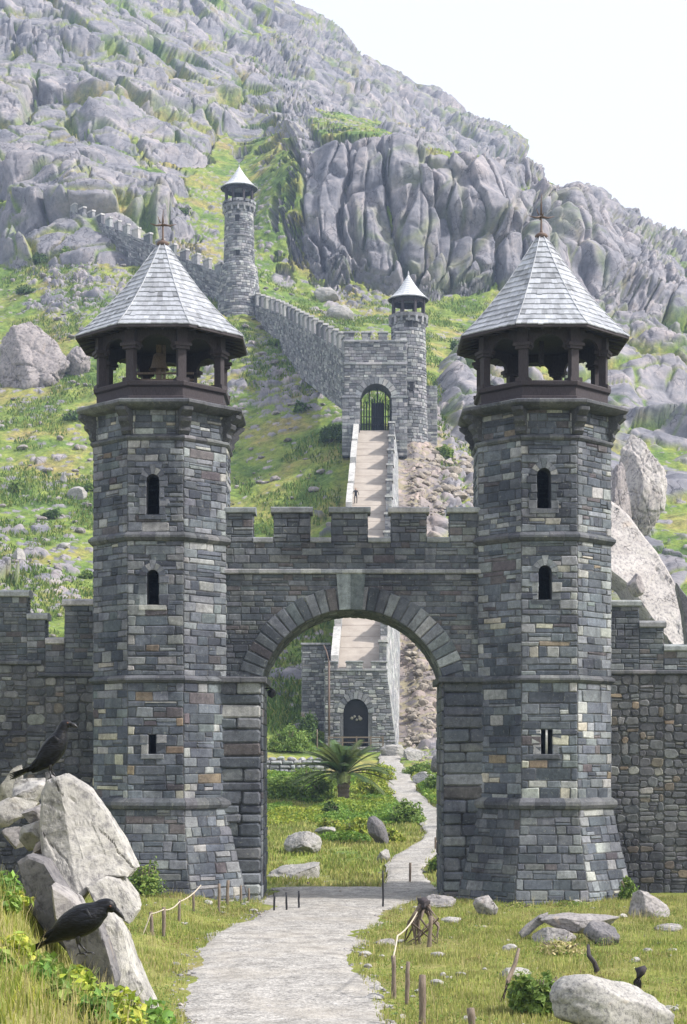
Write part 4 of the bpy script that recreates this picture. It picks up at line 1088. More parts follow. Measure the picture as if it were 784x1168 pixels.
    mb.build('roof', M_shc, root)
    if buttress:
        mb = MB(); bx, bw, bz = buttress
        S = flat((cx, cy - .6, 0), (1, 0, 0), (0, -1, 0))
        mb.box((cx + bx, cy + .6, (z0 - 3 + bz) / 2), (bw, 2.4, bz - z0 + 3), (.14, .14, .15))
        masonry(mb, S, bx - bw / 2, bx + bw / 2, z0 - 2, bz, 'far', .3, .5, .4, 1.0, h=.06)
        masonry(mb, flat((cx + bx + bw / 2, cy, 0), (0, 1, 0), (1, 0, 0)), -.6, 1.8, z0 - 2, bz, 'far', .3, .5, .4, 1.0, h=.06)
        mb.build('buttress', M_far, root)
    return root
def zz_(py_, Y): return 5.5 + (860 - py_) / FPX * Y
def xx_(px_, Y): return (px_ - 392) / FPX * Y
Y3 = 290
round_tower(xx_(273, Y3), Y3, zz_(352, Y3), 'tall far watchtower highest on the hillside with pale conical roof', 3.75, 2.45, zz_(273, Y3), zz_(240, Y3), zz_(233, Y3), zz_(216, Y3), zz_(190, Y3), 3.25,
            flare=[(zz_(305, Y3), 3.1), (zz_(302, Y3), 2.65)], wins=[(-.2, zz_(257, Y3), zz_(250, Y3), .7), (-.1, zz_(296, Y3), zz_(290, Y3), .6)])
Y2_ = 223
round_tower(xx_(466, Y2_), Y2_, zz_(497, Y2_), 'slender round watchtower just right of the upper gatehouse', 2.6, 2.2, zz_(401, Y2_), zz_(366, Y2_), zz_(361, Y2_), zz_(343, Y2_), zz_(313, Y2_), 2.75,
            wins=[(.1, zz_(377, Y2_), zz_(370, Y2_), .55), (.9, zz_(377, Y2_), zz_(371, Y2_), .5), (.25, zz_(450, Y2_), zz_(440, Y2_), .6)], buttress=(2.0, 3.6, zz_(441, Y2_)))

# upper gatehouse
YG = 215.0; G0, G1 = xx_(393, YG), xx_(464, YG); ZG = zz_(491, YG); ZGT = zz_(388, YG)
root = empty('upper_gatehouse', ((G0 + G1) / 2, YG + 2, ZG), 'square crenellated gatehouse with arched opening at the top of the ramp', 'gatehouse')
mb = MB(); ac = xx_(429.5, YG); ah = 2.05; zsp = ZG + 3.9
def gq(a, b, c_, d, col_=(.14, .14, .15), Y=YG): mb.add([(a[0], Y, a[1]), (b[0], Y, b[1]), (c_[0], Y, c_[1]), (d[0], Y, d[1])], [(0, 1, 2, 3)], col_)
arc = [(ac + ah * math.cos(a), zsp + ah * 1.05 * math.sin(a)) for a in np.linspace(math.pi, 0, 15)]
for Yq in (YG, YG + 4):
    gq((G0, ZG - 6), (ac - ah, ZG - 6), (ac - ah, zsp), (G0, zsp), Y=Yq); gq((ac + ah, ZG - 6), (G1, ZG - 6), (G1, zsp), (ac + ah, zsp), Y=Yq)
    gq((ac - ah, ZG - 6), (ac + ah, ZG - 6), (ac + ah, ZG - .1), (ac - ah, ZG - .1), Y=Yq)
    gq((G0, zsp), arc[0], (arc[0][0], ZGT), (G0, ZGT), Y=Yq); gq(arc[-1], (G1, zsp), (G1, ZGT), (arc[-1][0], ZGT), Y=Yq)
    for a, b in zip(arc[:-1], arc[1:]): gq(a, b, (b[0], ZGT), (a[0], ZGT), Y=Yq)
for a, b in zip([(ac - ah, ZG)] + arc, arc + [(ac + ah, ZG)]): mb.add([(a[0], YG, a[1]), (a[0], YG + 4, a[1]), (b[0], YG + 4, b[1]), (b[0], YG, b[1])], [(0, 1, 2, 3)], (.16, .16, .165))
for x in (G0, G1): mb.add([(x, YG, ZG - 6), (x, YG + 4, ZG - 6), (x, YG + 4, ZGT), (x, YG, ZGT)], [(0, 1, 2, 3)], (.15, .15, .155))
mb.add([(G0, YG, ZGT), (G1, YG, ZGT), (G1, YG + 4, ZGT), (G0, YG + 4, ZGT)], [(0, 1, 2, 3)], (.2, .2, .2))
SG = flat((0, YG, 0), (1, 0, 0), (0, -1, 0))
def blg(a, b):
    if a < zsp: return (ac - ah - .25, ac + ah + .25)
    zz2 = (a - zsp) / 1.05
    return None if zz2 > ah + .35 else (lambda x: (ac - x, ac + x))(math.sqrt((ah + .35) ** 2 - zz2 * zz2))
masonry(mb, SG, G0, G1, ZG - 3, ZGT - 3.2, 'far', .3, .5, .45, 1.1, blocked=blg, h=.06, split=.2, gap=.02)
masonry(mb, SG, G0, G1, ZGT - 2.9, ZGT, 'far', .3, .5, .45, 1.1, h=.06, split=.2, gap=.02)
masonry(mb, flat((G1, YG, 0), (0, 1, 0), (1, 0, 0)), 0, 4, ZG - 5, ZGT, 'far', .35, .5, .5, 1.1, h=.06)
mb.build('masonry_wall', M_far, root)
mb = MB()
for i in range(13):
    a0 = math.pi * i / 13 + .015; a1 = math.pi * (i + 1) / 13 - .015
    q = [(ah, a0), (ah + .8, a0), (ah + .8, a1), (ah, a1)]
    vs = [(ac + r * math.cos(a), YG + .2, zsp + r * 1.05 * math.sin(a)) for r, a in q] + [(ac + r * math.cos(a), YG - .13, zsp + r * 1.05 * math.sin(a)) for r, a in q]
    mb.add(vs, [(7, 6, 5, 4), (0, 4, 5, 1), (1, 5, 6, 2), (2, 6, 7, 3), (3, 7, 4, 0)], pick('far'))
mb.build('arch_ring', M_far, root)
bar_blocks('string_course', G0 - .1, G1 + .1, YG - .25, YG + .1, ZGT - 3.2, ZGT - 2.9, 'cope', M_far, root, 1.5)
bar_blocks('string_course', G0 - .1, G1 + .1, YG - .2, YG + .1, ZGT - .25, ZGT + .02, 'cope', M_far, root, 1.5)
gm = [(393, 404), (413, 423), (432, 442), (451, 464)]
for a, b in gm:
    mb = MB(); x0, x1 = xx_(a, YG), xx_(b, YG)
    mb.box(((x0 + x1) / 2, YG + .4, ZGT + .45), (x1 - x0, .8, .9), (.15, .15, .16)); masonry(mb, SG, x0, x1, ZGT + .02, ZGT + .85, 'far', .3, .4, .4, .8, h=.05)
    mb.build('merlon', M_far, root); bar_blocks('coping', x0 - .12, x1 + .12, YG - .12, YG + .9, ZGT + .9, ZGT + 1.15, 'cope', M_far, root, 4)
for (x0, x1) in ((G0 - .3, ac - ah - .1), (ac + ah - .1, G1 + .05)):
    mb = MB(); zt = zsp + .1
    mb.box(((x0 + x1) / 2, YG - .35, (ZG - 3.5 + zt) / 2), (x1 - x0, 1.0, zt - ZG + 3.5), (.13, .135, .15))
    masonry(mb, flat((0, YG - .86, 0), (1, 0, 0), (0, -1, 0)), x0, x1, ZG - 3.4, zt - .05, 'far', .35, .5, .5, 1.0, h=.05)
    mb.build('pilaster', M_far, root); bar_blocks('pilaster_cap', x0 - .1, x1 + .1, YG - 1.0, YG + .1, zt, zt + .28, 'cope', M_far, root, 4)
gt = MB()
for i in range(12):
    x = ac - ah + .12 + (2 * ah - .24) * i / 11; top = zsp + math.sqrt(max(.1, (ah * .97) ** 2 - (x - ac) ** 2)) - (0 if i % 3 == 0 else 1.3)
    gt.tube([(x, YG + 2.2, ZG), (x, YG + 2.2, top)], .075, 4, (.03, .03, .03), False)
for z in (.15, 1.25, 2.2): gt.box((ac, YG + 2.2, ZG + z), (2 * ah - .1, .1, .09), (.03, .03, .03))
gt.build('iron_gate', M_black, root)
gt = MB(); gt.box((ac + .25, YG + 3.3, ZG + 2.1), (1.7, .3, 4.2), (.03, .03, .045)); gt.build('dark_inner_door', M_black, root)

# ramp
N_ = 34; TS = np.linspace(0, 1, N_)
RX0, RX1 = np.array([-.55, 3.25]), np.array([1.95, 6.0])
ZR0 = 12.9
def ramp_at(t_):
    Y = 150.02 + (YG - 150.02) * t_; l = RX0[0] + (RX1[0] - RX0[0]) * t_; r = RX0[1] + (RX1[1] - RX0[1]) * t_
    return Y, l, r, ZR0 + (ZG - ZR0) * t_
root = empty('ramp', (1, 151, 7), 'long steep beige ramp climbing between low stone walls to the upper gatehouse', 'ramp')
mb = MB(); pv = []
for t_ in TS:
    Y, l, r, z = ramp_at(t_); pv += [(l - .1, Y, z), (l + .9, Y, z + .02), (r - .9, Y, z + .02), (r + .1, Y, z)]
mb.add(pv, [(4 * i + k, 4 * i + k + 1, 4 * i + 5 + k, 4 * i + 4 + k) for i in range(N_ - 1) for k in range(3)], (.35, .315, .285))
for i in range(2, 27):
    Y, l, r, z = ramp_at(i / 28)
    mb.box(((l + r) / 2, Y, z + .0), (r - l, .12, .05), (.31 + .03 * rng.random(), .28, .25))
tR = NT('ramp_surface'); cc = tR.attr('col'); nn = tR.noise(.8, 6, .65)
cc = tR.mix(1.0, cc, tR.ramp(nn, [(.3, (.8, .78, .76)), (.7, (1.12, 1.12, 1.1))]), 'MULTIPLY'); nb_ = tR.noise(7, 3)
M_ramp = tR.out(cc, .92, tR.bump(nb_, .4, .05))
mb.build('ramp_surface', M_ramp, root)
for side in (-1, 1):
    mb = MB(); vs = []; hp = .75 if side < 0 else .7
    for t_ in TS:
        Y, l, r, z = ramp_at(t_); x = l if side < 0 else r; th = .55
        xb = x + side * (th + 1.15 - .5 * (side < 0)); 
        vs += [(x, Y, z - .2), (x, Y, z + hp), (x + side * th, Y, z + hp), (xb, Y, z - 9)]
    fs = [(4 * i + k, 4 * i + 4 + k, 4 * i + 5 + k, 4 * i + 1 + k) for i in range(N_ - 1) for k in range(3)]
    if side < 0: fs = [f_[::-1] for f_ in fs]
    mb.add(vs, fs, (.30, .29, .28))
    # rubble on the outer batter
    Yl = YG - 150.02
    def SO(u, v, off, side=side, hp=hp):
        t_ = u / Yl; Y, l, r, z = ramp_at(t_); x = (l if side < 0 else r) + side * (.55 + (1.15 - .5 * (side < 0)) * (-v) / 9.5)
        return Vector((x + side * off, Y, z + hp + v))
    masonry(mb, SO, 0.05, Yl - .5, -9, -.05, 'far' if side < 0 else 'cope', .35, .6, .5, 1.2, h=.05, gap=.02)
    SI = lambda u, v, off, side=side, hp=hp: (lambda q: Vector(((q[1] if side < 0 else q[2]) - side * off, q[0], q[3] + v)))(ramp_at(u / Yl))
    masonry(mb, SI, 0.5, Yl - .5, .03, hp - .03, 'far', .3, .4, .5, 1.2, h=.04)
    mb.build('side_wall', M_far, root)
    NS = 13 if side > 0 else 9
    for i in range(NS):
        t0 = (i + .1) / NS; t1 = (i + (.92 if side > 0 else .9)) / NS
        Y0, l0, r0, z0 = ramp_at(t0); Y1, l1, r1, z1 = ramp_at(t1); x0 = l0 if side < 0 else r0; x1 = l1 if side < 0 else r1
        mb = MB(); th = .62
        if side > 0:   # level-topped steps
            zt = z0 + hp + (z1 - z0) * .62 + .40
            a = [(x0 - .05, Y0, z0 + hp - .3), (x0 + th, Y0, z0 + hp - .3), (x1 + th, Y1, z1 + hp - .3), (x1 - .05, Y1, z1 + hp - .3)]
            b = [(p[0], p[1], max(zt, p[2] + .25)) for p in a]
            mb.add(a + b, [(4, 5, 6, 7), (0, 1, 5, 4), (1, 2, 6, 5), (2, 3, 7, 6), (3, 0, 4, 7)], pick('far'))
            S4 = flat((x0 - .05, Y0, 0), (1, 0, 0), (0, -1, 0)); masonry(mb, S4, 0, th + .05, z0 + hp - .2, zt - .1, 'far', .25, .4, .3, .6, h=.03)
            mo = mb.build('stepped_merlon', M_far, root)
            mb = MB(); c4 = [(x0 - .16, Y0 - .12, zt), (x0 + th + .1, Y0 - .12, zt), (x0 + th + .12 + .1, Y0 + 2.1, zt), (x0 - .1, Y0 + 2.1, zt)]
            mb.add(c4 + [(p[0], p[1], p[2] + .22) for p in c4], [(4, 5, 6, 7), (0, 1, 5, 4), (1, 2, 6, 5), (2, 3, 7, 6), (3, 0, 4, 7)], (.52, .52, .51))
            mb.build('merlon_cap', M_far, mo)
        else:
            a = [(x0 - th, Y0, z0 + hp - .1), (x0 + .06, Y0, z0 + hp - .1), (x1 + .06, Y1, z1 + hp - .1), (x1 - th, Y1, z1 + hp - .1)]
            b = [(p[0], p[1], p[2] + .5 + (.25 if i % 2 else 0)) for p in a]
            mb.add(a + b, [(4, 5, 6, 7), (0, 1, 5, 4), (1, 2, 6, 5), (2, 3, 7, 6), (3, 0, 4, 7)], (.47, .465, .45)); mb.build('wall_cap', M_far, root)

# lower bastion at the foot of the ramp
YBs = 150.0; B0, B1 = xx_(371, YBs), xx_(441, YBs); ZBt = 13.2; ZBb = zz_(850, YBs)
root = empty('lower_gatehouse', ((B0 + B1) / 2, YBs, ZBb), 'small crenellated stone block with dark arched door below the ramp', 'gatehouse')
RB = lambda z: B1 + 1.15 * max(0, ZBt - z) / 9.5
mb = MB(); dcx = xx_(406, YBs); dh = 1.12; dsp = ZBb + 2.9
def bq(a, b, c_, d, Y=YBs): mb.add([(a[0], Y, a[1]), (b[0], Y, b[1]), (c_[0], Y, c_[1]), (d[0], Y, d[1])], [(0, 1, 2, 3)], (.16, .16, .165))
arc = [(dcx + dh * math.cos(a), dsp + dh * 1.15 * math.sin(a)) for a in np.linspace(math.pi, 0, 11)]
bq((B0, ZBb - 2), (dcx - dh, ZBb - 2), (dcx - dh, dsp), (B0, dsp)); bq((dcx + dh, ZBb - 2), (RB(ZBb - 2), ZBb - 2), (RB(dsp), dsp), (dcx + dh, dsp))
bq((dcx - dh, ZBb - 2), (dcx + dh, ZBb - 2), (dcx + dh, ZBb - .1), (dcx - dh, ZBb - .1))
bq((B0, dsp), arc[0], (arc[0][0], ZBt), (B0, ZBt)); bq(arc[-1], (RB(dsp), dsp), (RB(ZBt), ZBt), (arc[-1][0], ZBt))
for a, b in zip(arc[:-1], arc[1:]): bq(a, b, (b[0], ZBt), (a[0], ZBt))
for a, b in zip([(dcx - dh, ZBb)] + arc, arc + [(dcx + dh, ZBb)]): mb.add([(a[0], YBs, a[1]), (a[0], YBs + 1, a[1]), (b[0], YBs + 1, b[1]), (b[0], YBs, b[1])], [(0, 1, 2, 3)], (.12, .12, .125))
SB = flat((0, YBs, 0), (1, 0, 0), (0, -1, 0))
def blb(a, b):
    if b < ZBb: return None
    if a < dsp: return (dcx - dh - .3, dcx + dh + .3)
    q_ = (a - dsp) / 1.15
    return None if q_ > dh + .3 else (lambda x: (dcx - x, dcx + x))(math.sqrt((dh + .3) ** 2 - q_ * q_))
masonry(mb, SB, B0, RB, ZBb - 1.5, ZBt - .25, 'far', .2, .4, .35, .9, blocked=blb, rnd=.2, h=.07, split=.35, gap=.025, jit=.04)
for x0, dx in ((B0, -1),):
    SL = flat((B0, YBs, 0), (0, -1, 0), (-1, 0, 0))
    mb.add([SL(-8, ZBb - 3, 0), SL(0, ZBb - 3, 0), SL(0, ZBt, 0), SL(-8, ZBt + 3, 0)], [(0, 1, 2, 3)], (.2, .2, .2)); masonry(mb, SL, -8, 0, ZBb - 2, ZBt - .2, 'far', .3, .45, .4, .9, h=.05)
mb.add([(B0, YBs, ZBt - .25), (B1, YBs, ZBt - .25), (B1, YBs + 2.2, ZBt - .25), (B0, YBs + 2.2, ZBt - .25)], [(0, 1, 2, 3)], (.3, .29, .27))
mb.build('masonry_wall', M_far, root)
bar_blocks('string_course', B0 - .1, B1 + .1, YBs - .15, YBs + .2, ZBt - .25, ZBt - .02, 'cope', M_far, root, 1.2)
for a, b in ((371, 385), (395, 414), (424, 441)):
    mb = MB(); x0, x1 = xx_(a, YBs), xx_(b, YBs)
    mb.box(((x0 + x1) / 2, YBs + .35, ZBt + .25), (x1 - x0, .7, .6), (.2, .2, .2)); masonry(mb, SB, x0, x1, ZBt, ZBt + .5, 'far', .25, .3, .3, .7, h=.04)
    mb.build('merlon', M_far, root); bar_blocks('coping', x0 - .08, x1 + .08, YBs - .1, YBs + .8, ZBt + .52, ZBt + .7, 'cope', M_far, root, 3)
mb = MB()
for i in range(11):
    a0 = math.pi * i / 11 + .02; a1 = math.pi * (i + 1) / 11 - .02
    q = [(dh, a0), (dh + .55, a0), (dh + .55, a1), (dh, a1)]
    vs = [(dcx + r * math.cos(a), YBs + .2, dsp + r * 1.15 * math.sin(a)) for r, a in q] + [(dcx + r * math.cos(a), YBs - .12, dsp + r * 1.15 * math.sin(a)) for r, a in q]
    mb.add(vs, [(7, 6, 5, 4), (0, 4, 5, 1), (1, 5, 6, 2), (2, 6, 7, 3), (3, 7, 4, 0)], pick('far'))
mb.build('arch_ring', M_far, root)
mb = MB(); dk = (.025, .02, .022)
pts = [(dcx - dh, ZBb)] + arc + [(dcx + dh, ZBb)]
mb.add([(x, YBs + .7, z) for x, z in pts], [tuple(range(len(pts)))[::-1]], dk)
for i in range(9): mb.box((dcx - dh + .12 + i * .25, YBs + .66, ZBb + 1.5), (.05, .06, 3.0), (.04, .032, .035))
for z in (.4, 1.6, 2.7): mb.box((dcx, YBs + .64, ZBb + z), (2 * dh - .1, .07, .1), (.045, .038, .04))
do = mb.build('door', M_black, root)
mb = MB()
for x, z, s_ in ((-.35, 2.45, .16), (-.1, 2.6, .13), (.1, 2.3, .12), (.42, 2.4, .2), (.3, 2.6, .1)): mb.lathe([(.01, -s_), (s_ * .8, -s_ * .5), (s_, 0), (s_ * .7, s_ * .6), (.01, s_)], (dcx + x, YBs + .55, ZBb + z), 8, 0, (.45, .42, .36), True)
mb.build('door_ornament', M_far, do)
# wing wall left of the block
W0, W1 = xx_(345, 156), xx_(371, 156); ZW = zz_(736, 156)
root = empty('wing_wall', ((W0 + W1) / 2, 156, ZBb), 'shadowed stone wing wall running left from the small block with arched door', 'wall')
mb = MB(); mb.box(((W0 + W1) / 2 + .3, 159, (ZW + ZBb - 3) / 2), (W1 - W0 + .6, 6, ZW - ZBb + 3), (.15, .15, .155))
masonry(mb, flat((0, 156, 0), (1, 0, 0), (0, -1, 0)), W0, W1 + .6, ZBb - 2, ZW - .1, 'far', .25, .42, .35, .9, rnd=.15, h=.07, gap=.025)
masonry(mb, flat((W0, 156, 0), (0, -1, 0), (-1, 0, 0)), -6, 0, ZBb - 2, ZW - .1, 'far', .25, .42, .35, .9, h=.07)
mb.build('masonry_wall', M_far, root); bar_blocks('coping', W0 - .15, W1 + .5, 155.8, 156.8, ZW, ZW + .22, 'cope', M_far, root, 2)
# drain pipe and rail
root = empty('drainpipe', (xx_(375.5, 149.7), 149.7, ZBb), 'rust brown pipe up the left corner of the small door block', 'pipe')
mb = MB(); x_ = root.location.x; mb.tube([(x_, 149.7, ZBb - .2), (x_, 149.7, ZBt + .6)], .09, 8, (.22, .13, .10)); mb.build('pipe_shaft', M_iron, root)
mb = MB(); mb.tube([(x_, 149.7, ZBt + .6), (x_ - .25, 150.4, ZBt + 1.6), (x_ - .5, 152, ZBt + 2.2)], .07, 6, (.22, .13, .10)); mb.build('pipe_elbow', M_iron, root)
root = empty('handrail', (xx_(405, 147), 147, ZBb), 'low weathered rail across the terrace in front of the arched door', 'railing')
mb = MB(); zr = zz_(841, 147); mb.box((xx_(406, 147), 147, zr), (xx_(438, 147) - xx_(374, 147), .12, .12), (.4, .36, .3)); mb.box((xx_(406, 147), 147, zr - .45), (xx_(438, 147) - xx_(374, 147), .08, .08), (.2, .17, .15)); mb.build('rail', M_postw, root)
for p_ in (375, 391, 407, 423, 437):
    mb = MB(); mb.box((xx_(p_, 147), 147, zr - .5), (.13, .13, 1.2), (.2, .17, .15)); mb.build('post', M_postw, root)
# pale landing stones below the block
def far_wall(name, label, pts, h0, th, crn=True, top=None, mat=M_far, pal='far', step=3.2, mh=1.25):
    """wall following ground points [(x,y)], top above ground h0, stepped battlements"""
    root = empty(name, (pts[0][0], pts[0][1], gz(*pts[0][:2])), label, 'wall')
    mb = MB(); caps = MB()
    P_ = [Vector((p[0], p[1], p[2])) for p in pts]
    sl_ = 0
    for A_, B_ in zip(P_[:-1], P_[1:]):
        d = B_ - A_; L = Vector((d.x, d.y)).length; dr = Vector((d.x, d.y, 0)).normalized(); nr = Vector((dr.y, -dr.x, 0))
        if nr.y > 0: nr = -nr
        S = lambda u, v, off: A_ + dr * u + nr * off + Vector((0, 0, v + d.z * u / L))
        nseg = max(1, int(L / 2)); 
        q = [S(0, -h0, 0), S(L, -h0, 0), S(L, 0, 0), S(0, 0, 0), S(0, -h0, -th), S(L, -h0, -th), S(L, 0, -th), S(0, 0, -th)]
        mb.add(q, [(0, 1, 2, 3), (5, 4, 7, 6), (3, 2, 6, 7), (1, 5, 6, 2), (4, 0, 3, 7)], (.15, .15, .16))
        masonry(mb, S, 0, L, -h0, -.1, pal, .35, .6, .5, 1.3, h=.09, gap=.03, jit=.04, split=.3)
        n_ = max(1, int(L / step))
        for i in range(n_):
            u0 = L * (i + .05) / n_; u1 = L * (i + .58) / n_; zt = max(d.z * u0 / L, d.z * u1 / L) + mh
            def pt(u, o_, z): return A_ + dr * u + nr * o_ + Vector((0, 0, z))
            zb = min(d.z * u0 / L, d.z * u1 / L) - .1
            q = [pt(u0, .03, zb), pt(u1, .03, zb), pt(u1, -.6, zb), pt(u0, -.6, zb), pt(u0, .03, zt), pt(u1, .03, zt), pt(u1, -.6, zt), pt(u0, -.6, zt)]
            mb.add(q, [(4, 5, 6, 7), (0, 1, 5, 4), (1, 2, 6, 5), (2, 3, 7, 6), (3, 0, 4, 7)], pick(pal))
            q = [pt(u0 - .1, .12, zt), pt(u1 + .1, .12, zt), pt(u1 + .1, -.7, zt), pt(u0 - .1, -.7, zt)]
            caps.add(q + [v_ + Vector((0, 0, .3)) for v_ in q], [(4, 5, 6, 7), (0, 1, 5, 4), (1, 2, 6, 5), (2, 3, 7, 6), (3, 0, 4, 7)], (.5, .49, .48))
    mb.build('masonry_wall', mat, root); caps.build('battlement_caps', mat, root)
    return root
def pp(px_, py_, Y): v_ = P(px_, py_, Y); return (v_.x, v_.y, v_.z)
far_wall('boundary_wall', 'long crenellated wall stepping down from the highest watchtower to the upper gatehouse',
         [pp(290, 347, 288), pp(318, 357, 272), pp(345, 372, 252), pp(372, 388, 234), pp(396, 402, 219)], 8.0, 1.2)
far_wall('boundary_wall', 'distant crenellated wall climbing left from the highest watchtower among boulders',
         [pp(80, 240, 334), pp(110, 252, 326), pp(150, 268, 315), pp(205, 293, 304), pp(258, 314, 292)], 6.0, 1.2, mh=.8)

# ------------------------------------------------------------ rocks
nrg = np.random.default_rng(5)
def Yat(px_, py_, lo=66, hi=420):
    ys_ = np.arange(lo, hi, .25); z = ground_z((px_ - 392) / FPX * ys_, ys_); q = 860 - (z - 5.5) / ys_ * FPX
    i = np.argmax(q <= py_); return float(ys_[i])
_ico = {}
def ico(n):
    if n not in _ico:
        bm = bmesh.new(); bmesh.ops.create_icosphere(bm, subdivisions=n, radius=1.0)
        _ico[n] = (np.array([v.co[:] for v in bm.verts]), np.array([[v.index for v in f.verts] for f in bm.faces])); bm.free()
    return _ico[n]
def rock_verts(n, size, seed, cuts=9, rough=.06, rotz=0.0, tilt=(0, 0), cutd=(.45, .8)):
    V, F = ico(n); V = V.copy(); r = np.random.default_rng(seed)
    for _ in range(cuts):
        d = r.normal(size=3); d /= np.linalg.norm(d); k = r.uniform(*cutd)
        s = np.maximum(V @ d - k, 0); V -= s[:, None] * d[None] * .93
    V /= np.abs(V).max(axis=0)[None]
    o = seed * 3.7
    nn = fbm(V[:, 0] * 1.6 + o, V[:, 1] * 1.6, V[:, 2] * 1.6, 5, seed) * rough * 2
    e, idd, _ = voro(V[:, 0] * 1.3 + o + nn, V[:, 1] * 1.3, V[:, 2] * 2.0 + V[:, 0], seed)
    nn -= (1 - sstep(0, .07, e)) * rough * .7 + (idd - .5) * rough * .8
    e, idd, _ = voro(V[:, 0] * 2.6 + o, V[:, 1] * 2.6, V[:, 2] * 3.4 - V[:, 0], seed + 1)
    nn -= (1 - sstep(0, .09, e)) * rough * .35 + (idd - .5) * rough * .4
    V = V * (1 + nn[:, None])
    V = V * np.array(size)[None] / 2
    M = np.array((Matrix.Rotation(rotz, 3, 'Z') @ Matrix.Rotation(tilt[0], 3, 'X') @ Matrix.Rotation(tilt[1], 3, 'Y')))
    return V @ M.T, F
def boulder(label, x, y, z, size, seed, mat=M_rock, cuts=9, rotz=0.0, tilt=(0, 0), name='boulder', cat='boulder', group=None, sub=5, rough=.06, cutd=(.45, .8)):
    V, F = rock_verts(sub, size, seed, cuts, rough, rotz, tilt, cutd)
    o = npmesh(name, V + np.array([x, y, z]), F, mat, smooth=True, loc=(x, y, z))
    return tag(o, label, cat, group)
def boulder_px(label, pxc, pyb, wpx, hpx, seed, Y=None, depth=.9, sink=.2, **kw):
    if Y is None: Y = Yat(pxc, pyb) if pyb < 1010 else Yof(pyb)
    w_ = wpx / FPX * Y; h_ = hpx / FPX * Y * (1 + sink)
    x = (pxc - 392) / FPX * Y; zb = 5.5 + (860 - pyb) / FPX * Y
    return boulder(label, x, Y + w_ * depth * .3, zb + h_ / 2 - h_ * sink / (1 + sink) * 1.0, (w_ * 1.02, w_ * depth, h_), seed, **kw)

def slab(label, outline, Y, thick, kx, kz, seed, mat, name='rock_slab', rough=.02, cuts=4, inset=.05, back=.85, cracks=True, fold=None):
    """angular slab: outline (photo px) on a tilted plane, extruded away from the viewer"""
    pts = [P(a, b, Y) for a, b in outline]
    c = sum(pts, Vector()) / len(pts); rr = random.Random(seed)
    size = max((p - c).length for p in pts)
    def pl(p, extra=0): return Vector((p.x, Y + kx * (p.x - c.x) + kz * (p.z - c.z) + extra, p.z))
    bm = bmesh.new(); rings = []
    for sc_, ex in ((1 - inset * 1.6, 0.0), (1.0, inset * size * .8), (1.02, thick * .45), (back, thick)):
        rings.append([bm.verts.new(pl(c + (p - c) * sc_, ex * rr.uniform(.85, 1.15))) for p in pts])
    n = len(pts)
    bm.faces.new(rings[0][::-1]); bm.faces.new(rings[-1])
    for a, b in zip(rings[:-1], rings[1:]):
        for i in range(n): bm.faces.new((a[i], a[(i + 1) % n], b[(i + 1) % n], b[i]))
    bmesh.ops.triangulate(bm, faces=bm.faces)
    for _ in range(cuts):
        ln = [e for e in bm.edges if e.calc_length() > size * .05]
        bmesh.ops.subdivide_edges(bm, edges=ln, cuts=1, use_grid_fill=True); bmesh.ops.triangulate(bm, faces=bm.faces)
    bmesh.ops.recalc_face_normals(bm, faces=bm.faces); bm.normal_update()
    V = np.array([v.co[:] for v in bm.verts]); N = np.array([v.normal[:] for v in bm.verts]); F = np.array([[v.index for v in f.verts] for f in bm.faces]); bm.free()
    s_ = 1.0 / size
    d = fbm(V[:, 0] * s_ * 2, V[:, 1] * s_ * 2, V[:, 2] * s_ * 2, 5, seed) * rough * size * 1.6
    if cracks:
        q = (V[:, 0] * .75 + V[:, 2] * .66) * s_ + .12 * fbm(V[:, 0] * s_ * 3, V[:, 1] * s_, V[:, 2] * s_ * 3, 3, seed + 3)
        q2 = (V[:, 0] * .8 + V[:, 2] * .6) * s_ * 3.2; fr = np.abs(q * 3.0 - np.round(q * 3.0)); d -= (1 - sstep(0, .05, fr)) * rough * size * 1.0 * sstep(-.1, .2, vnoise(q2, V[:, 2] * s_ * 2, V[:, 0] * 0, seed))
    e, idd, _ = voro(V[:, 0] * s_ * 1.9 + V[:, 2] * s_ * 1.1, V[:, 1] * s_ * 2, V[:, 2] * s_ * 1.5 - V[:, 0] * s_ * .9, seed + 5)
    d += (idd - .5) * rough * size * .9 * sstep(0, .05, e)
    V = V + N * d[:, None]
    if fold:
        (ax_, ay_), (bx_, by_), kf = fold; a = P(ax_, ay_, Y); b = P(bx_, by_, Y)
        xl = a.x + (V[:, 2] - a.z) * (b.x - a.x) / (b.z - a.z); dl = np.maximum(xl - V[:, 0], 0); V[:, 1] += dl * kf * np.clip((Y + thick * .6 - V[:, 1]) / (thick * .6), 0, 1)
    o = npmesh(name, V, F, mat, smooth=False, loc=tuple(c)); return tag(o, label, 'rock')

YS = 14.0
slab('largest pale angular slab under the upper raven, jutting up from the left embankment', [(46, 905), (52, 892), (72, 884), (84, 893), (99, 903), (117, 925), (136, 960), (153, 991), (144, 1002), (122, 1000), (104, 1012), (94, 1026), (76, 1008), (50, 975), (45, 945)], YS, .5, .5, .30, 1, M_pale, rough=.034, cuts=5, inset=.03, fold=((66, 886), (92, 1018), .7))
slab('pale slab wedged below and right of the largest slab', [(100, 1010), (120, 1000), (134, 1004), (150, 1026), (155, 1040), (147, 1054), (132, 1046), (112, 1036)], YS - .1, .6, .5, .2, 2, M_pale)
slab('long pale blade of rock sloping down right beside the lower raven', [(106, 1034), (124, 1040), (140, 1062), (150, 1100), (164, 1132), (178, 1170), (150, 1175), (136, 1130), (118, 1092), (104, 1060)], YS - .9, .45, .55, .15, 3, M_pale, rough=.03)
slab('dark grey block leaning under the big pale slab at the left', [(12, 985), (26, 977), (48, 984), (60, 1000), (78, 1022), (96, 1060), (84, 1085), (52, 1062), (30, 1036)], YS - .5, .7, -.5, .25, 4, M_slabdark)
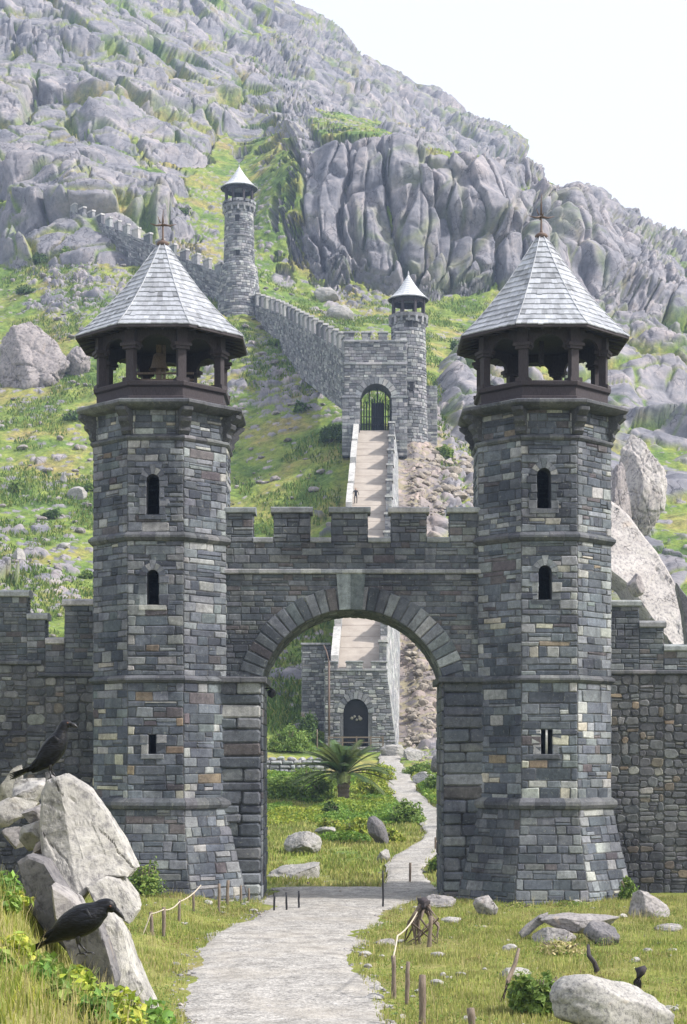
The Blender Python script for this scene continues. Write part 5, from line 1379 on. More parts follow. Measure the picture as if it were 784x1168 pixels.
slab('blackish wedge of rock between the lower raven and the long pale blade', [(96, 1050), (112, 1056), (122, 1080), (134, 1118), (128, 1136), (108, 1128), (96, 1100)], YS - 1.2, .6, -.4, .1, 5, M_slabdark)
slab('grey rib of rock beneath the tail of the lower raven', [(58, 1010), (78, 1024), (100, 1060), (112, 1100), (100, 1112), (84, 1100), (66, 1060)], YS - 1.0, .5, .35, .2, 6, M_rock)
k_ = 0
for (a, b, w_, h_, lab, dy, m_) in [(6, 925, 40, 60, 'tall pale rock at the left edge of the frame above the pile', 2.2, M_pale), (30, 925, 44, 46, 'pale rock left of the largest slab, near its top', 1.6, M_pale), (8, 948, 48, 50, 'pale angular rock at the left edge below the tall one', 1.2, M_pale),
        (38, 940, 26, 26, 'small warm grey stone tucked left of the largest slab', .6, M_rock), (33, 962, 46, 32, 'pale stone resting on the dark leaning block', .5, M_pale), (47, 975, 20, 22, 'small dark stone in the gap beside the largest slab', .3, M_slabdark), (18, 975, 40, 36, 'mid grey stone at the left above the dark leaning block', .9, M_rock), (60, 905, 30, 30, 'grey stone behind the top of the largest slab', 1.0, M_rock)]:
    k_ += 1
    boulder_px(lab, a, b, w_, h_, 30 + k_, Y=YS + dy, sink=.25, mat=m_, cuts=16, cutd=(.2, .55), tilt=(0, .6), sub=5, name='rock', cat='rock', rough=.04)

# foreground right
boulder_px('large pale rounded boulder with flat top at the bottom right of the grass', 706, 1187, 154, 68, 3, mat=M_pale, cuts=11, depth=.55, sink=.15, rough=.05, tilt=(0, .16))
boulder_px('flat table rock propped up in the grass before the right tower', 664, 1066, 94, 24, 12, mat=M_rock, cuts=12, depth=.6, Y=Yof(1074), sink=.0, rough=.05, name='table_rock')
boulder_px('dark stone supporting the right end of the flat table rock', 690, 1080, 46, 28, 14, mat=M_slabdark, cuts=9)
boulder_px('dark low stone supporting the left end of the flat table rock', 634, 1078, 52, 20, 15, mat=M_rock, cuts=9, name='rock', cat='rock')
boulder_px('grey boulder against the foot of the right curtain wall', 742, 1050, 60, 30, 16, mat=M_rock, cuts=10, tilt=(0, .3))
boulder_px('small pointed pale boulder in front of the right tower base', 557, 1046, 34, 24, 17, mat=M_rock, cuts=9)
boulder_px('flat grey rock beside the road at the right pier of the arch', 506, 1036, 42, 15, 18, mat=M_rock, cuts=9, sink=.1, name='rock', cat='rock')
boulder_px('low pale slab lying in the grass left of the green fern clump', 585, 1117, 44, 12, 19, mat=M_pale, cuts=9, sink=.3, name='rock', cat='rock')
boulder_px('round pale stone at the top of the leaning plank', 582, 1088, 18, 11, 20, mat=M_pale, name='rock', cat='rock')
boulder_px('pale stone at the right edge of the gravel road, larger', 424, 1143, 28, 9, 21, mat=M_pale, name='rock', cat='rock')
boulder_px('small pale stone just beyond the larger one at the road edge', 430, 1131, 18, 7, 22, mat=M_pale, name='rock', cat='rock')
boulder_px('flat stone sunk in the grass between road and driftwood stump', 440, 1080, 28, 9, 23, mat=M_rock, sink=.5, name='rock', cat='rock')
boulder_px('pale stone beside the flat rock near the right pier', 515, 1054, 24, 10, 24, mat=M_pale, name='rock', cat='rock')
boulder_px('half buried grey stone near the right frame edge', 768, 1066, 40, 12, 25, mat=M_rock, name='rock', cat='rock')
slab('split plank of pale rock leaning left of the table rock', [(592, 1064), (600, 1056), (618, 1044), (626, 1042), (622, 1052), (606, 1064), (596, 1070)], Yof(1072), .4, .2, .1, 8, M_rock, name='rock')
# behind the arch
boulder_px('large pale outcrop in the grass just behind the arch, left side', 340, 1022, 74, 40, 41, Y=70.5, mat=M_pale, cuts=11, depth=.7, rough=.09)
boulder_px('cracked pale outcrop higher up behind the arch, left side', 344, 976, 44, 32, 42, mat=M_pale, cuts=10, rough=.09)
boulder_px('smooth upright dark and white stone beside the winding path', 431, 966, 22, 36, 43, mat=M_slabdark, cuts=5, tilt=(0, -.35), name='standing_stone')
boulder_px('rounded pale stone below the upright stone', 438, 984, 16, 17, 44, mat=M_pale, cuts=4)
boulder_px('low pale stone row in grass left of the yellow shrubs', 372, 952, 26, 9, 45, mat=M_pale, name='rock', cat='rock')
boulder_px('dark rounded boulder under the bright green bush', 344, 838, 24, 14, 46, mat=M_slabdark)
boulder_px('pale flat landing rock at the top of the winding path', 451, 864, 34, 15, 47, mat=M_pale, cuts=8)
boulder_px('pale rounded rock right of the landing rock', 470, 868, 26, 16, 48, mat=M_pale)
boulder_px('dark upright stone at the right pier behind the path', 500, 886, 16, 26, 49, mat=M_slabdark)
boulder_px('pale hump of rock on the right bank of the path', 487, 896, 34, 16, 50, mat=M_pale)
# hillside
boulder_px('massive cracked granite dome on the left slope at the frame edge', 30, 440, 92, 74, 61, mat=M_rockfar, cuts=10, depth=.8, rough=.12, sub=6, cutd=(.5, .85), sink=.4)
boulder_px('rounded granite boulder right of the massive dome on the left slope', 86, 430, 34, 38, 62, mat=M_rockfar, rough=.12, cutd=(.6,.9), cuts=5)
boulder_px('long low pale boulder in the left grass beside the tower', 90, 570, 28, 16, 63, mat=M_pale, cuts=6)
boulder_px('small upright pale stone above the long low boulder', 72, 552, 11, 14, 64, mat=M_pale)
boulder_px('leaning pale stone low on the left slope', 20, 640, 16, 16, 65, mat=M_pale)
boulder_px('pale stone cluster head low on the left slope, right of the leaning one', 74, 628, 20, 10, 66, mat=M_pale)
boulder_px('pale boulder on the grass at the foot of the cliff, higher of two', 372, 344, 34, 18, 67, mat=M_pale, cuts=6)
boulder_px('pale boulder on the grass at the foot of the cliff, lower of two', 388, 366, 34, 20, 68, mat=M_pale, cuts=6)
boulder_px('tall rounded granite boulder right of the right tower belfry', 733, 552, 56, 66, 69, mat=M_slab2, rough=.10, cutd=(.55,.85), cuts=9, depth=.9, Y=190, sink=.9, sub=6)
boulder_px('squat granite boulder between right tower and the tall boulder', 705, 590, 42, 66, 70, mat=M_rockfar, rough=.10, cutd=(.55,.85), cuts=9, Y=184, sink=.8, sub=6)
boulder_px('grey boulder above the stepped right parapet', 727, 676, 22, 26, 71, mat=M_rockfar, cuts=7, Y=150)
slab('huge pale sloping slab of bare rock right of the right tower', [(680, 545), (700, 560), (722, 580), (745, 612), (764, 645), (778, 680), (790, 720), (795, 760), (770, 755), (745, 720), (715, 670), (690, 650), (660, 600)], 168, 9, .35, .55, 72, M_slab2, rough=.03, cuts=5)
slab('dark pointed rock spike at the right edge above the wall', [(774, 664), (779, 672), (792, 690), (800, 735), (784, 740), (781, 700)], 90, 1.0, -.3, .1, 73, M_slabdark, name='rock_spike')

# scattered loose stones: scree by the ramp, pebbles of the road
def scatter(name, X, Y, S, mat, seed, sub=1, flat_=.6):
    base = []
    for i in range(10):
        V, F = rock_verts(sub, (1, 1, flat_), seed + i, 5, .08); base.append(V)
    Z = ground_z(X, Y); Vs = []; Fs = []; nv = len(base[0])
    for i in range(len(X)):
        a = nrg.uniform(0, 6.28); s = S[i] * nrg.uniform(.7, 1.3, 3); c_, s_ = math.cos(a), math.sin(a)
        V = base[i % 10] * s; V = np.stack([V[:, 0] * c_ - V[:, 1] * s_, V[:, 0] * s_ + V[:, 1] * c_, V[:, 2]], 1)
        Vs.append(V + np.array([X[i], Y[i], Z[i] + S[i] * flat_ * .2])); Fs.append(F + i * nv)
    o = npmesh(name, np.concatenate(Vs), np.concatenate(Fs), mat, smooth=False); return tag(o, kind='stuff')
def from_px(pxa, Ya): return (pxa - 392) / FPX * Ya
Y_ = nrg.uniform(150, 222, 1500); pxr = nrg.uniform(462, 560, 1500); tl_ = (Y_ - 150) / 65; Xs = from_px(pxr, Y_); ok = Xs > 5.6 + 2.6 * tl_
sz = (.35 + 1.3 * nrg.random(1500) ** 4) * (.5 + .9 * np.clip((pxr - 455) / 70, 0, 1))
o = scatter('scree', Xs[ok], Y_[ok], sz[ok], M_scree, 300, 2); tag(o, 'loose grey and tan scree tumbling down beside the ramp', 'scree')
Y_ = nrg.uniform(95, 150, 420); Xs = from_px(nrg.uniform(450, 540, 420), Y_); ok = ~on_path(Xs, Y_, .3) & (Y_ > 128)
o = scatter('rubble_stones', Xs[ok], Y_[ok], (.2 + .6 * nrg.random(420) ** 3)[ok], M_scree, 330, 2); tag(o, 'loose rubble on the bank right of the small door block', 'rubble')
Y_ = nrg.uniform(160, 330, 900); Xs = from_px(nrg.uniform(-40, 380, 900), Y_)
o = scatter('hillside_stones', Xs, Y_, (.3 + 1.2 * nrg.random(900) ** 4), M_rockfar, 350, 2); tag(o, 'pale loose stones strewn over the green left hillside', 'stones')
Y_ = 30 + 38 * nrg.random(26000) ** 1.2; Xs = nrg.uniform(-7, 6, 26000); ok = on_path(Xs, Y_, .3) & (nrg.random(26000) < .25 + .9 * sstep(-.1, .3, fbm(Xs / 1.5, Y_ / 3, Xs * 0, 3, 61)))
o = scatter('gravel', Xs[ok], Y_[ok], (.03 + .11 * nrg.random(26000) ** 5)[ok], M_rock, 370, 1); tag(o, 'loose gravel stones on the road through the arch', 'gravel')
Y_ = nrg.uniform(70, 140, 5000); Xs = nrg.uniform(1, 9, 5000); ok = on_path(Xs, Y_, .3)
o = scatter('gravel', Xs[ok], Y_[ok] , (.05 + .15 * nrg.random(5000) ** 4)[ok], M_rock, 390, 1); tag(o, 'loose gravel stones on the winding hill path', 'gravel')

# dry stone wall below the green bank
root = empty('dry_stone_wall', (from_px(332, 126), 126, gz(from_px(332, 126), 126)), 'low dry stone wall across the bank left of the cycad', 'wall')
zb = gz(from_px(332, 126), 126); x0, x1 = from_px(296, 126), from_px(372, 126); mb = MB()
S = flat((0, 126, 0), (1, 0, 0), (0, -1, 0)); mb.box(((x0 + x1) / 2, 126.45, zb + .2), (x1 - x0, .85, 1.9), (.16, .15, .14))
for (a, b) in courses(zb - .6, zb + 1.15, .28, .45):
    u = x0
    while u < x1:
        wd = rng.uniform(.35, .9); stone(mb, S, u, u + wd, a, b, pick('cope'), .16, .03, .1, .3, .05); u += wd
u = x0
while u < x1:
    wd = rng.uniform(.4, .9); V, F = rock_verts(2, (wd, .8, rng.uniform(.3, .55)), int(u * 10) + 99, 6, .05); mb.add([(a[0] + u + wd / 2, a[1] + 126.4, a[2] + zb + 1.22) for a in V], [tuple(f_) for f_ in F], pick('cope')); u += wd
mb.build('rubble_masonry', M_far, root)

# ------------------------------------------------------------ fence posts and rope
def post(label, px_, pyt, pyb, r=.045, lean=0.0, Y=None, name='fence_post', group='fence posts', m=M_postw, cr=(1, 1, 1)):
    if Y is None: Y = Yof(pyb) if pyb > 1026 else Yat(px_, pyb)
    x = (px_ - 392) / FPX * Y; zb = 5.5 + (860 - pyb) / FPX * Y; h = (pyb - pyt) / FPX * Y
    mb = MB(); rr = random.Random(int(px_ * 7 + pyb)); pts = []; n = 6
    for i in range(n): pts.append((x + lean * h * i / (n - 1) + rr.uniform(-.008, .008), Y + rr.uniform(-.008, .008), zb - .2 + (h + .2) * i / (n - 1)))
    mb.tube(pts, [r * rr.uniform(.85, 1.15) for _ in range(n)], 7, cr)
    o = mb.build(name, m, None, offset=(x, Y, zb)); tag(o, label, 'post', group); return Vector(pts[-1])
L = []
for (a, t_, b, r, lab, ln) in [(176, 1040, 1079, .06, 'nearest leaning rope post left of the road, tied to the first rope loop', -.1), (187, 1035, 1078, .05, 'second rope post from the left, paired tightly with the leaning one', .0), (204, 1026, 1060, .045, 'third rope post from the left beside the road', .03),
        (221, 1018, 1046, .045, 'fourth post from the left, standing clear of the rope', 0), (250, 1008, 1041, .05, 'thick pale post at the left tower foot, first of the close group', 0), (259, 1004, 1033, .06, 'broken taller post at the corner of the left tower batter', .05),
        (275, 1010, 1032, .045, 'post before the left pier, left of the stub', .0), (284, 1013, 1031, .04, 'thin post before the left pier nearest the opening', 0)]:
    L.append(post(lab, a, t_, b, r, ln))
for (a, t_, b, lab) in [(313, 1018, 1040, 'dark iron post in the gateway, leftmost of three close together'), (327, 1018, 1039, 'dark iron post in the gateway, middle of three close together'), (341, 1016, 1037, 'dark iron post in the gateway, right of three close together'), (437, 993, 1036, 'tall thin dark post at the right side of the gateway road')]:
    post(lab, a, t_, b, .035, 0, m=M_black, name='iron_post', group='iron posts in the gateway')
for (a, t_, b, Yp, lab) in [(352, 1006, 1022, 69, 'stub post before the large outcrop behind the arch'), (388, 1016, 1027, 66, 'short stub post alone in the middle behind the gateway road'), (363, 1011, 1023, 69, 'short post at the right end of the large outcrop'), (468, 984, 1018, 69, 'thin tall post standing on the winding path, nearest'), (497, 955, 975, 82, 'thin post on the winding path close to the right pier'),
        (423, 993, 1002, 75, 'lowest tiny stake left of the winding path'), (428, 985, 994, 77, 'second tiny stake left of the winding path'), (433, 1001, 1010, 73, 'tiny stake nearest the gateway left of the winding path'), (441, 978, 990, 79, 'tallest tiny stake left of the winding path, upper end of the row'), (446, 970, 978, 83, 'highest tiny stake beside the winding path bend'),
        (378, 875, 897, 124, 'weathered stake at the right end of the dry stone wall'), (362, 832, 852, 141, 'pale stake near the shadowed wing wall'), (318, 868, 880, 128, 'thin stake above the dry stone wall at the left')]:
    post(lab, a, t_, b, .05, 0, Y=Yp, group='stakes behind the arch', name='stake')
for (a, t_, b, r, lab, ln) in [(450, 1090, 1143, .055, 'tall dark post right of the road with rope at its top', -.02), (464, 1097, 1148, .05, 'dark post just right of the tall one beside the road', .03), (482, 1112, 1175, .075, 'thick pale banded post near the bottom edge', .0), (539, 1150, 1185, .07, 'short crooked post cut by the bottom edge', -.05), (480, 1040, 1078, .05, 'pale leaning post under the driftwood stump', -.1), (489, 1045, 1082, .06, 'grey split post right under the driftwood stump', .08)]:
    L.append(post(lab, a, t_, b, r, ln))
def rope(label, pts, r=.02):
    out = []
    for a, b in zip(pts[:-1], pts[1:]):
        for i in range(7):
            s = i / 7; p = a.lerp(b, s); p = p + Vector((0, 0, -.06 * min((a - b).length, 3) * 4 * s * (1 - s) * .5)); out.append(p)
    out.append(pts[-1]); mb = MB(); mb.tube(out, r, 6, (1, 1, 1)); o = mb.build('rope', M_rope, None, offset=out[0]); tag(o, label, 'rope')
g0 = Vector((L[0].x - .35, L[0].y - .2, .02))
rope('pale sagging rope along the left fence posts', [g0, L[0] + Vector((0, -.06, -.06)), L[1] + Vector((0, -.06, -.06)), L[2] + Vector((0, -.06, -.06)), L[2] + Vector((.45, 2.5, .25))])
rope('pale rope from the driftwood stump to the tall dark post', [L[8] + Vector((0, -.06, -.03)), L[8] + Vector((.12, .8, .35)), L[12] + Vector((0, -.05, 0))])
def stick(label, pts, r, name='stick', m=M_postw, cat='stick'):
    V = [P(a, b, y) for a, b, y in pts]; mb = MB(); mb.tube(V, r, 7, (1, 1, 1)); o = mb.build(name, m, None, offset=V[0]); tag(o, label, cat); return o
Yk = Yof(1146)
stick('pale leaning plank stuck in the grass left of the fern clump', [(572, 1146, Yk), (580, 1118, Yk), (588, 1098, Yk), (592, 1082, Yk + .2)], [.06, .055, .05, .035], 'leaning_plank', cat='plank')
Yk = Yof(1114)
stick('dark twisted stick rising under the table rock', [(676, 1116, Yk), (681, 1106, Yk), (678, 1098, Yk), (672, 1090, Yk), (671, 1078, Yk + .3)], [.07, .08, .06, .06, .04], 'twisted_branch', M_dwood)
Yk = Yof(1132)
stick('dark knotted stump in the grass below the right wall', [(728, 1134, Yk), (727, 1120, Yk), (730, 1108, Yk), (737, 1103, Yk)], [.09, .10, .14, .05], 'stump', M_dwood, 'stump')
Yk = Yof(1078)
root = empty('driftwood_stump', tuple(P(484, 1078, Yk)), 'tangled grey driftwood stump with splayed roots right of the gateway', 'driftwood')
mb = MB()
V, F = rock_verts(3, (.42, .4, .34), 77, 6, .25); c_ = P(484, 1030, Yk); mb.add([tuple(Vector(v) + c_) for v in V], [tuple(f_) for f_ in F], (1, 1, 1), True)
mb.build('stump_crown', M_dwood, root)
mb = MB()
rr = random.Random(4)
for i in range(11):
    a0 = P(484 + rr.uniform(-8, 8), 1032, Yk); a1 = P(484 + rr.uniform(-22, 20), 1050 + rr.uniform(-4, 10), Yk + rr.uniform(-.4, .4)); a2 = P(484 + rr.uniform(-26, 22), 1078 + rr.uniform(-8, 4), Yk + rr.uniform(-.5, .5))
    mb.tube([a0, a1, a2], [.06, .04, .015], 5, (1, 1, 1))
mb.build('roots', M_postw, root)
stick('fallen pale branch lying across the path bend behind the arch', [(465, 948, 96), (474, 952, 95), (486, 957, 94)], [.1, .08, .05], 'fallen_branch', cat='branch')

# ------------------------------------------------------------ vegetation
def leaves(n, c, rad, size, cols, seed=0, shell=.55, up=.25, lump=.35, fl=0.45):
    """n leaf shaped quads spread through an uneven ellipsoid volume; returns V,F,C"""
    r = np.random.default_rng(seed)
    d = r.normal(size=(n, 3)); d /= np.linalg.norm(d, axis=1)[:, None]; d[:, 2] = np.abs(d[:, 2]) * 1.0 - .15
    k = shell + (1 - shell) * r.random(n) ** .6
    lm = 1 + lump * fbm(d[:, 0] * 2.2 + seed, d[:, 1] * 2.2, d[:, 2] * 2.2, 3, seed)
    p = d * (k * lm)[:, None] * np.array(rad)[None] + np.array(c)[None]
    nn = d + r.normal(size=(n, 3)) * .7 + np.array([0, 0, up]); nn /= np.linalg.norm(nn, axis=1)[:, None]
    a = np.cross(nn, r.normal(size=(n, 3))); a /= np.linalg.norm(a, axis=1)[:, None]; b = np.cross(nn, a)
    s = size * r.uniform(.6, 1.3, n)[:, None]
    V = np.stack([p - a * s, p - b * s * fl + nn * s * .12, p + a * s, p + b * s * fl + nn * s * .12], 1).reshape(-1, 3)
    F = np.arange(n * 4).reshape(-1, 4)
    cl = np.array(cols)[r.integers(0, len(cols), n)] * (r.uniform(.75, 1.25, n) * (1 + .25 * lm * 0))[:, None]
    return V, F, np.repeat(cl, 4, axis=0)
def blades(X, Y, Z, H, W, cols, seed=0, lean=.45):
    r = np.random.default_rng(seed); n = len(X); a = r.uniform(0, 6.283, n); dx, dy = np.cos(a), np.sin(a)
    b = r.uniform(0, 6.283, n); l = H * lean * r.random(n) ** .7; lx, ly = np.cos(b) * l, np.sin(b) * l
    P0 = np.stack([X - dx * W, Y - dy * W, Z - .02], 1); P1 = np.stack([X + dx * W, Y + dy * W, Z - .02], 1)
    P2 = np.stack([X + dx * W * .8 + lx * .3, Y + dy * W * .8 + ly * .3, Z + H * .55], 1); P3 = np.stack([X - dx * W * .8 + lx * .3, Y - dy * W * .8 + ly * .3, Z + H * .55], 1)
    P4 = np.stack([X + lx, Y + ly, Z + H], 1)
    V = np.stack([P0, P1, P2, P3, P4], 1).reshape(-1, 3); i = np.arange(n)[:, None] * 5
    F = np.concatenate([i + np.array([[0, 1, 2]]), i + np.array([[0, 2, 3]]), i + np.array([[3, 2, 4]])], 0)
    cl = np.array(cols)[r.integers(0, len(cols), n)] * r.uniform(.75, 1.25, n)[:, None]
    return V, F, np.repeat(cl, 5, axis=0)
GREEN = [(.15, .24, .045), (.19, .29, .06), (.11, .19, .04), (.23, .30, .07)]
YELG = [(.33, .38, .05), (.27, .35, .05), (.40, .41, .07), (.20, .28, .05)]
DARKG = [(.08, .14, .035), (.11, .18, .04), (.06, .11, .03)]
LAWN = [(.22, .29, .06), (.28, .34, .08), (.35, .37, .10), (.38, .35, .14), (.18, .24, .05)]
STRAW = [(.52, .44, .24), (.45, .40, .20), (.38, .37, .14), (.30, .33, .09)]

def shrub(label, pxc, pyb, wpx, hpx, cols, n, seed, Y=None, size=.11, group=None, name='shrub', cat='shrub'):
    if Y is None: Y = Yat(pxc, pyb)
    x = (pxc - 392) / FPX * Y; z = 5.5 + (860 - pyb) / FPX * Y; w_ = wpx / FPX * Y / 2; h_ = hpx / FPX * Y
    z = min(z, gz(x, Y) + .1)
    root = empty(name, (x, Y, z), label, cat, group)
    V, F, C = leaves(n, (0, 0, h_ * .12), (w_, w_ * .9, h_ * .85), size, cols, seed, .4, .25, .75)
    o = npmesh('foliage', V, F, M_leaf, cattr=C, smooth=False, parent=root)
    mb = MB(); rr = random.Random(seed)
    for i in range(7): a = rr.uniform(0, 6.28); mb.tube([(0, 0, -.2), (w_ * .3 * math.cos(a), w_ * .3 * math.sin(a), h_ * .35), (w_ * .7 * math.cos(a), w_ * .7 * math.sin(a), h_ * .75)], [.05, .03, .01], 5, (1, 1, 1))
    for i, v in enumerate(mb.v): mb.v[i] = (v[0] + x, v[1] + Y, v[2] + z)
    mb.build('stems', M_postw, root)
    return root
SH = [('bright green rounded bush above the dark boulder at the left', 330, 832, 50, 30, GREEN, 5200, 142),
      ('loose mid green shrub directly left of the cycad trunk', 366, 914, 34, 26, GREEN, 3000, None),
      ('small dark green dome shaped shrub below the cycad', 378, 934, 24, 20, DARKG, 2000, None),
      ('broad green shrub against the dry stone wall, far left', 325, 912, 56, 34, GREEN, 4200, None),
      ('green shrub filling the gap between dry stone wall and cycad', 350, 898, 44, 28, GREEN, 3000, None),
      ('yellow green shrub spreading just right of the cycad trunk', 424, 908, 44, 26, YELG, 4200, None),
      ('yellow green shrub higher on the bank beside the path', 432, 892, 34, 24, YELG, 2400, None),
      ('bright yellow shrub left of the upright stone', 408, 958, 44, 26, YELG, 3600, None),
      ('small yellow shrub right of the upright stone', 448, 962, 26, 18, YELG, 1600, None),
      ('wide green shrub in the bend of the winding path', 462, 940, 44, 26, GREEN, 3600, None),
      ('low yellow green shrub in front of the small dark dome', 378, 948, 30, 16, YELG, 1600, None),
      ('green shrub on the right bank of the path under the scree', 500, 905, 36, 26, GREEN, 2600, None),
      ('low green shrub right of the landing rock', 480, 884, 34, 18, GREEN, 1800, None),
      ('grassy green shrub at the right pier beside the path', 505, 1000, 30, 28, GREEN, 2400, 73),
      ('small dark bush at the foot of the shadowed wing wall', 352, 812, 26, 40, DARKG, 2400, 150),
      ('green bush beside the buttress of the slender watchtower', 508, 490, 20, 16, GREEN, 1200, 219),
      ('dark green bush against the long stepping wall', 378, 466, 36, 22, DARKG, 1800, 221)]
for i, (lab, a, b, w_, h_, cl, n, Yq) in enumerate(SH): shrub(lab, a, b, w_, h_, cl, n, 500 + i, Yq, size=.12 if (Yq or 100) < 180 else .22)
shrub('bushy bright fern clump between leaning plank and pale boulder', 612, 1150, 70, 50, GREEN, 3200, 560, Y=Yof(1160), size=.09, name='fern_clump', cat='fern')
shrub('leafy weed clump where the right tower meets the curtain wall', 716, 1030, 22, 34, GREEN, 900, 561, Y=61.2, size=.08, name='weed_clump', cat='weeds')
shrub('tall weeds at the foot of the left tower behind the slab', 165, 1015, 44, 44, GREEN, 1300, 562, Y=60.2, size=.08, name='weed_clump', cat='weeds')
shrub('low weeds at the front of the right tower base', 590, 1040, 44, 12, LAWN, 700, 563, Y=59.4, size=.06, name='weed_clump', cat='weeds')
shrub('low weeds by the right edge of the right tower base', 655, 1042, 50, 16, GREEN, 900, 564, Y=59.3, size=.06, name='weed_clump', cat='weeds')
shrub('rusty green weed patch under the table rock', 640, 1086, 60, 14, STRAW, 800, 565, Y=Yof(1090), size=.06, name='weed_clump', cat='weeds')

# cycad
Yp = Yat(392, 918); x_ = from_px(392, Yp); zb = gz(x_, Yp)
root = empty('cycad', (x_, Yp, zb), 'stout dark green cycad palm with arching fronds on the bank behind the arch', 'palm')
mb = MB(); hT = 2.1; prof = []
for i in range(15): z = hT * i / 14; prof.append((.40 - .06 * math.sin(z * 2) + (.05 if i % 2 else 0), z - .2))
mb.lathe([(r, z) for r, z in prof], (x_, Yp, zb), 14, 0, (.8, .75, .7)); mb.build('trunk', M_postw, root)
rr = random.Random(12)
for i in range(60):
    az = rr.uniform(0, 6.283); el = rr.uniform(.05, 1.5); Lf = rr.uniform(2.7, 3.6) * (1.0 if el < 1 else .85)
    V = []; F = []; C = []; cc = np.array([.07, .125, .04]) * rr.uniform(.7, 1.6); cc[0] *= rr.uniform(.9, 1.5)
    d = Vector((math.cos(az), math.sin(az), 0)); sd = Vector((-d.y, d.x, 0)); pts = []; p = Vector((0, 0, hT - .15)) + d * .15; ang = el
    for j in range(15): pts.append(p.copy()); p = p + (d * math.cos(ang) + Vector((0, 0, math.sin(ang)))) * (Lf / 14); ang -= rr.uniform(.045, .085)
    for j in range(1, 15):
        f_ = j / 14; ll = .66 * math.sin(math.pi * min(1, .15 + .85 * (1 - f_ * .8))) * (1 - .55 * f_ ** 3) + .08
        q = pts[j]; t_ = (pts[j] - pts[j - 1]).normalized(); upv = sd.cross(t_)
        for s_ in (-1, 1):
            for h_ in (0, .5):
                q2 = q - t_ * (Lf / 14) * h_; e_ = q2 + sd * s_ * ll * .82 + t_ * ll * .55 - upv * (-.16 * ll)
                n0 = len(V); V += [q2 - t_ * .06, q2 + t_ * .06, e_]; F.append((n0, n0 + 1, n0 + 2))
                n0 = len(V)
    n0 = len(V)
    V = np.array([v[:] for v in V]); C = np.repeat(cc[None], len(V), 0)
    o = npmesh('frond', V, np.array(F), M_leaf, cattr=C, smooth=False, parent=root)
    mb = MB(); mb.tube([tuple(q + Vector((x_, Yp, zb))) for q in pts[::2]], [.025] * 7 + [.008], 4, (.10, .12, .05)); mb.build('frond_rib', M_leaf, o)

# grass in the meadow
def grass(name, lab, n, x0, x1, y0, y1, hmin, hmax, wd, cols, seed, mask=None, dens=None, lean=.45, clump=1.0):
    r = np.random.default_rng(seed); X = r.uniform(x0, x1, n); Y = y0 + (y1 - y0) * r.random(n) ** 1.0
    ok = ~on_path(X, Y, -.15 + 0 * X)
    ed = on_path(X, Y, .35); ok &= ~(ed & (r.random(n) < .45))
    c_ = fbm(X / 1.1, Y / 1.1, X * 0, 3, seed); ok &= r.random(n) < np.clip(.62 + clump * c_ * 1.4, .08, 1)
    if mask is not None: ok &= mask(X, Y)
    X, Y, c_ = X[ok], Y[ok], c_[ok]; Z = ground_z(X, Y)
    H = r.uniform(hmin, hmax, len(X)) * (1 + .6 * c_)
    c2 = fbm(X / 3.5, Y / 3.5, X * 0, 3, seed + 1)
    V, F, C = blades(X, Y, Z, H, wd, cols, seed, lean)
    k = np.repeat(np.clip(.5 + 1.1 * c2, 0, 1), 5)[:, None]; C = C * (1 - k * .35) + k * .35 * np.array([.46, .40, .18])
    o = npmesh(name, V, F, M_blade, cattr=C, smooth=False); tag(o, lab, 'grass', kind='stuff')
def clear(X, Y):     # not inside the towers and walls
    a = (np.hypot(X - LT[0], Y - LT[1]) > 3.3) & (np.hypot(X - RT[0], Y - RT[1]) > 3.3)
    return a & ~((np.abs(X - CX) > HWp) & (Y > 62.7) & (Y < 67.2))
grass('meadow_grass', 'short yellow green meadow grass on both sides of the road', 230000, -12, 13, 29.5, 64, .05, .15, .012, LAWN, 1, clear)
grass('dry_grass', 'taller straw coloured grass stems among the meadow grass', 15000, -12, 13, 29.5, 63, .16, .36, .007, STRAW, 2, clear, lean=.3)
grass('bank_grass', 'green grass on the bank behind the arch', 90000, -7, 10, 67.5, 125, .08, .28, .028, LAWN, 3, lambda X, Y: np.abs(X / Y - .006) < .075)
r_ = np.random.default_rng(91); n = 60000; pxr = r_.uniform(300, 520, n); Yr = r_.uniform(86, 126, n); Xr = from_px(pxr, Yr)
cv = fbm(Xr / 3.2, Yr / 5.0, Xr * 0, 3, 77); ok = ~on_path(Xr, Yr, .1) & (cv + .35 * sstep(85, 105, Yr) > .12)
Xr, Yr, cv = Xr[ok], Yr[ok], cv[ok]; m_ = len(Xr); Zr = ground_z(Xr, Yr) + r_.random(m_) ** .5 * (.25 + .9 * np.clip(cv, 0, 1))
V, F, C = leaves(m_, (0, 0, 0), (0, 0, 0), .12, YELG, 92); V = V + np.repeat(np.stack([Xr, Yr, Zr], 1), 4, axis=0)
hue = fbm(Xr / 2.3 + 40, Yr / 4, Xr * 0, 2, 78); gm_ = np.repeat(np.clip(.5 + 2.2 * hue, 0, 1), 4)[:, None]; C = C * (1 - gm_) + gm_ * C * np.array([.55, .78, .8])
tag(npmesh('ground_cover', V, F, M_leaf, cattr=C, smooth=False), 'low yellow green leafy ground cover around the cycad', 'ground cover', kind='stuff')
r_ = np.random.default_rng(95); n = 110000; Yr = r_.uniform(150, 330, n); pxr = r_.uniform(-60, 560, n); Xr = from_px(pxr, Yr)
cv = fbm(Xr / 6, Yr / 6, Xr * 0, 3, 79); tl = np.clip((Yr - 150) / 65, 0, 1)
ok = (cv > -.05) & ~((Xr > -2.6 + 2.6 * tl) & (Xr < 10 + 2.6 * tl) & (Yr < 232)); Xr, Yr, cv = Xr[ok], Yr[ok], cv[ok]
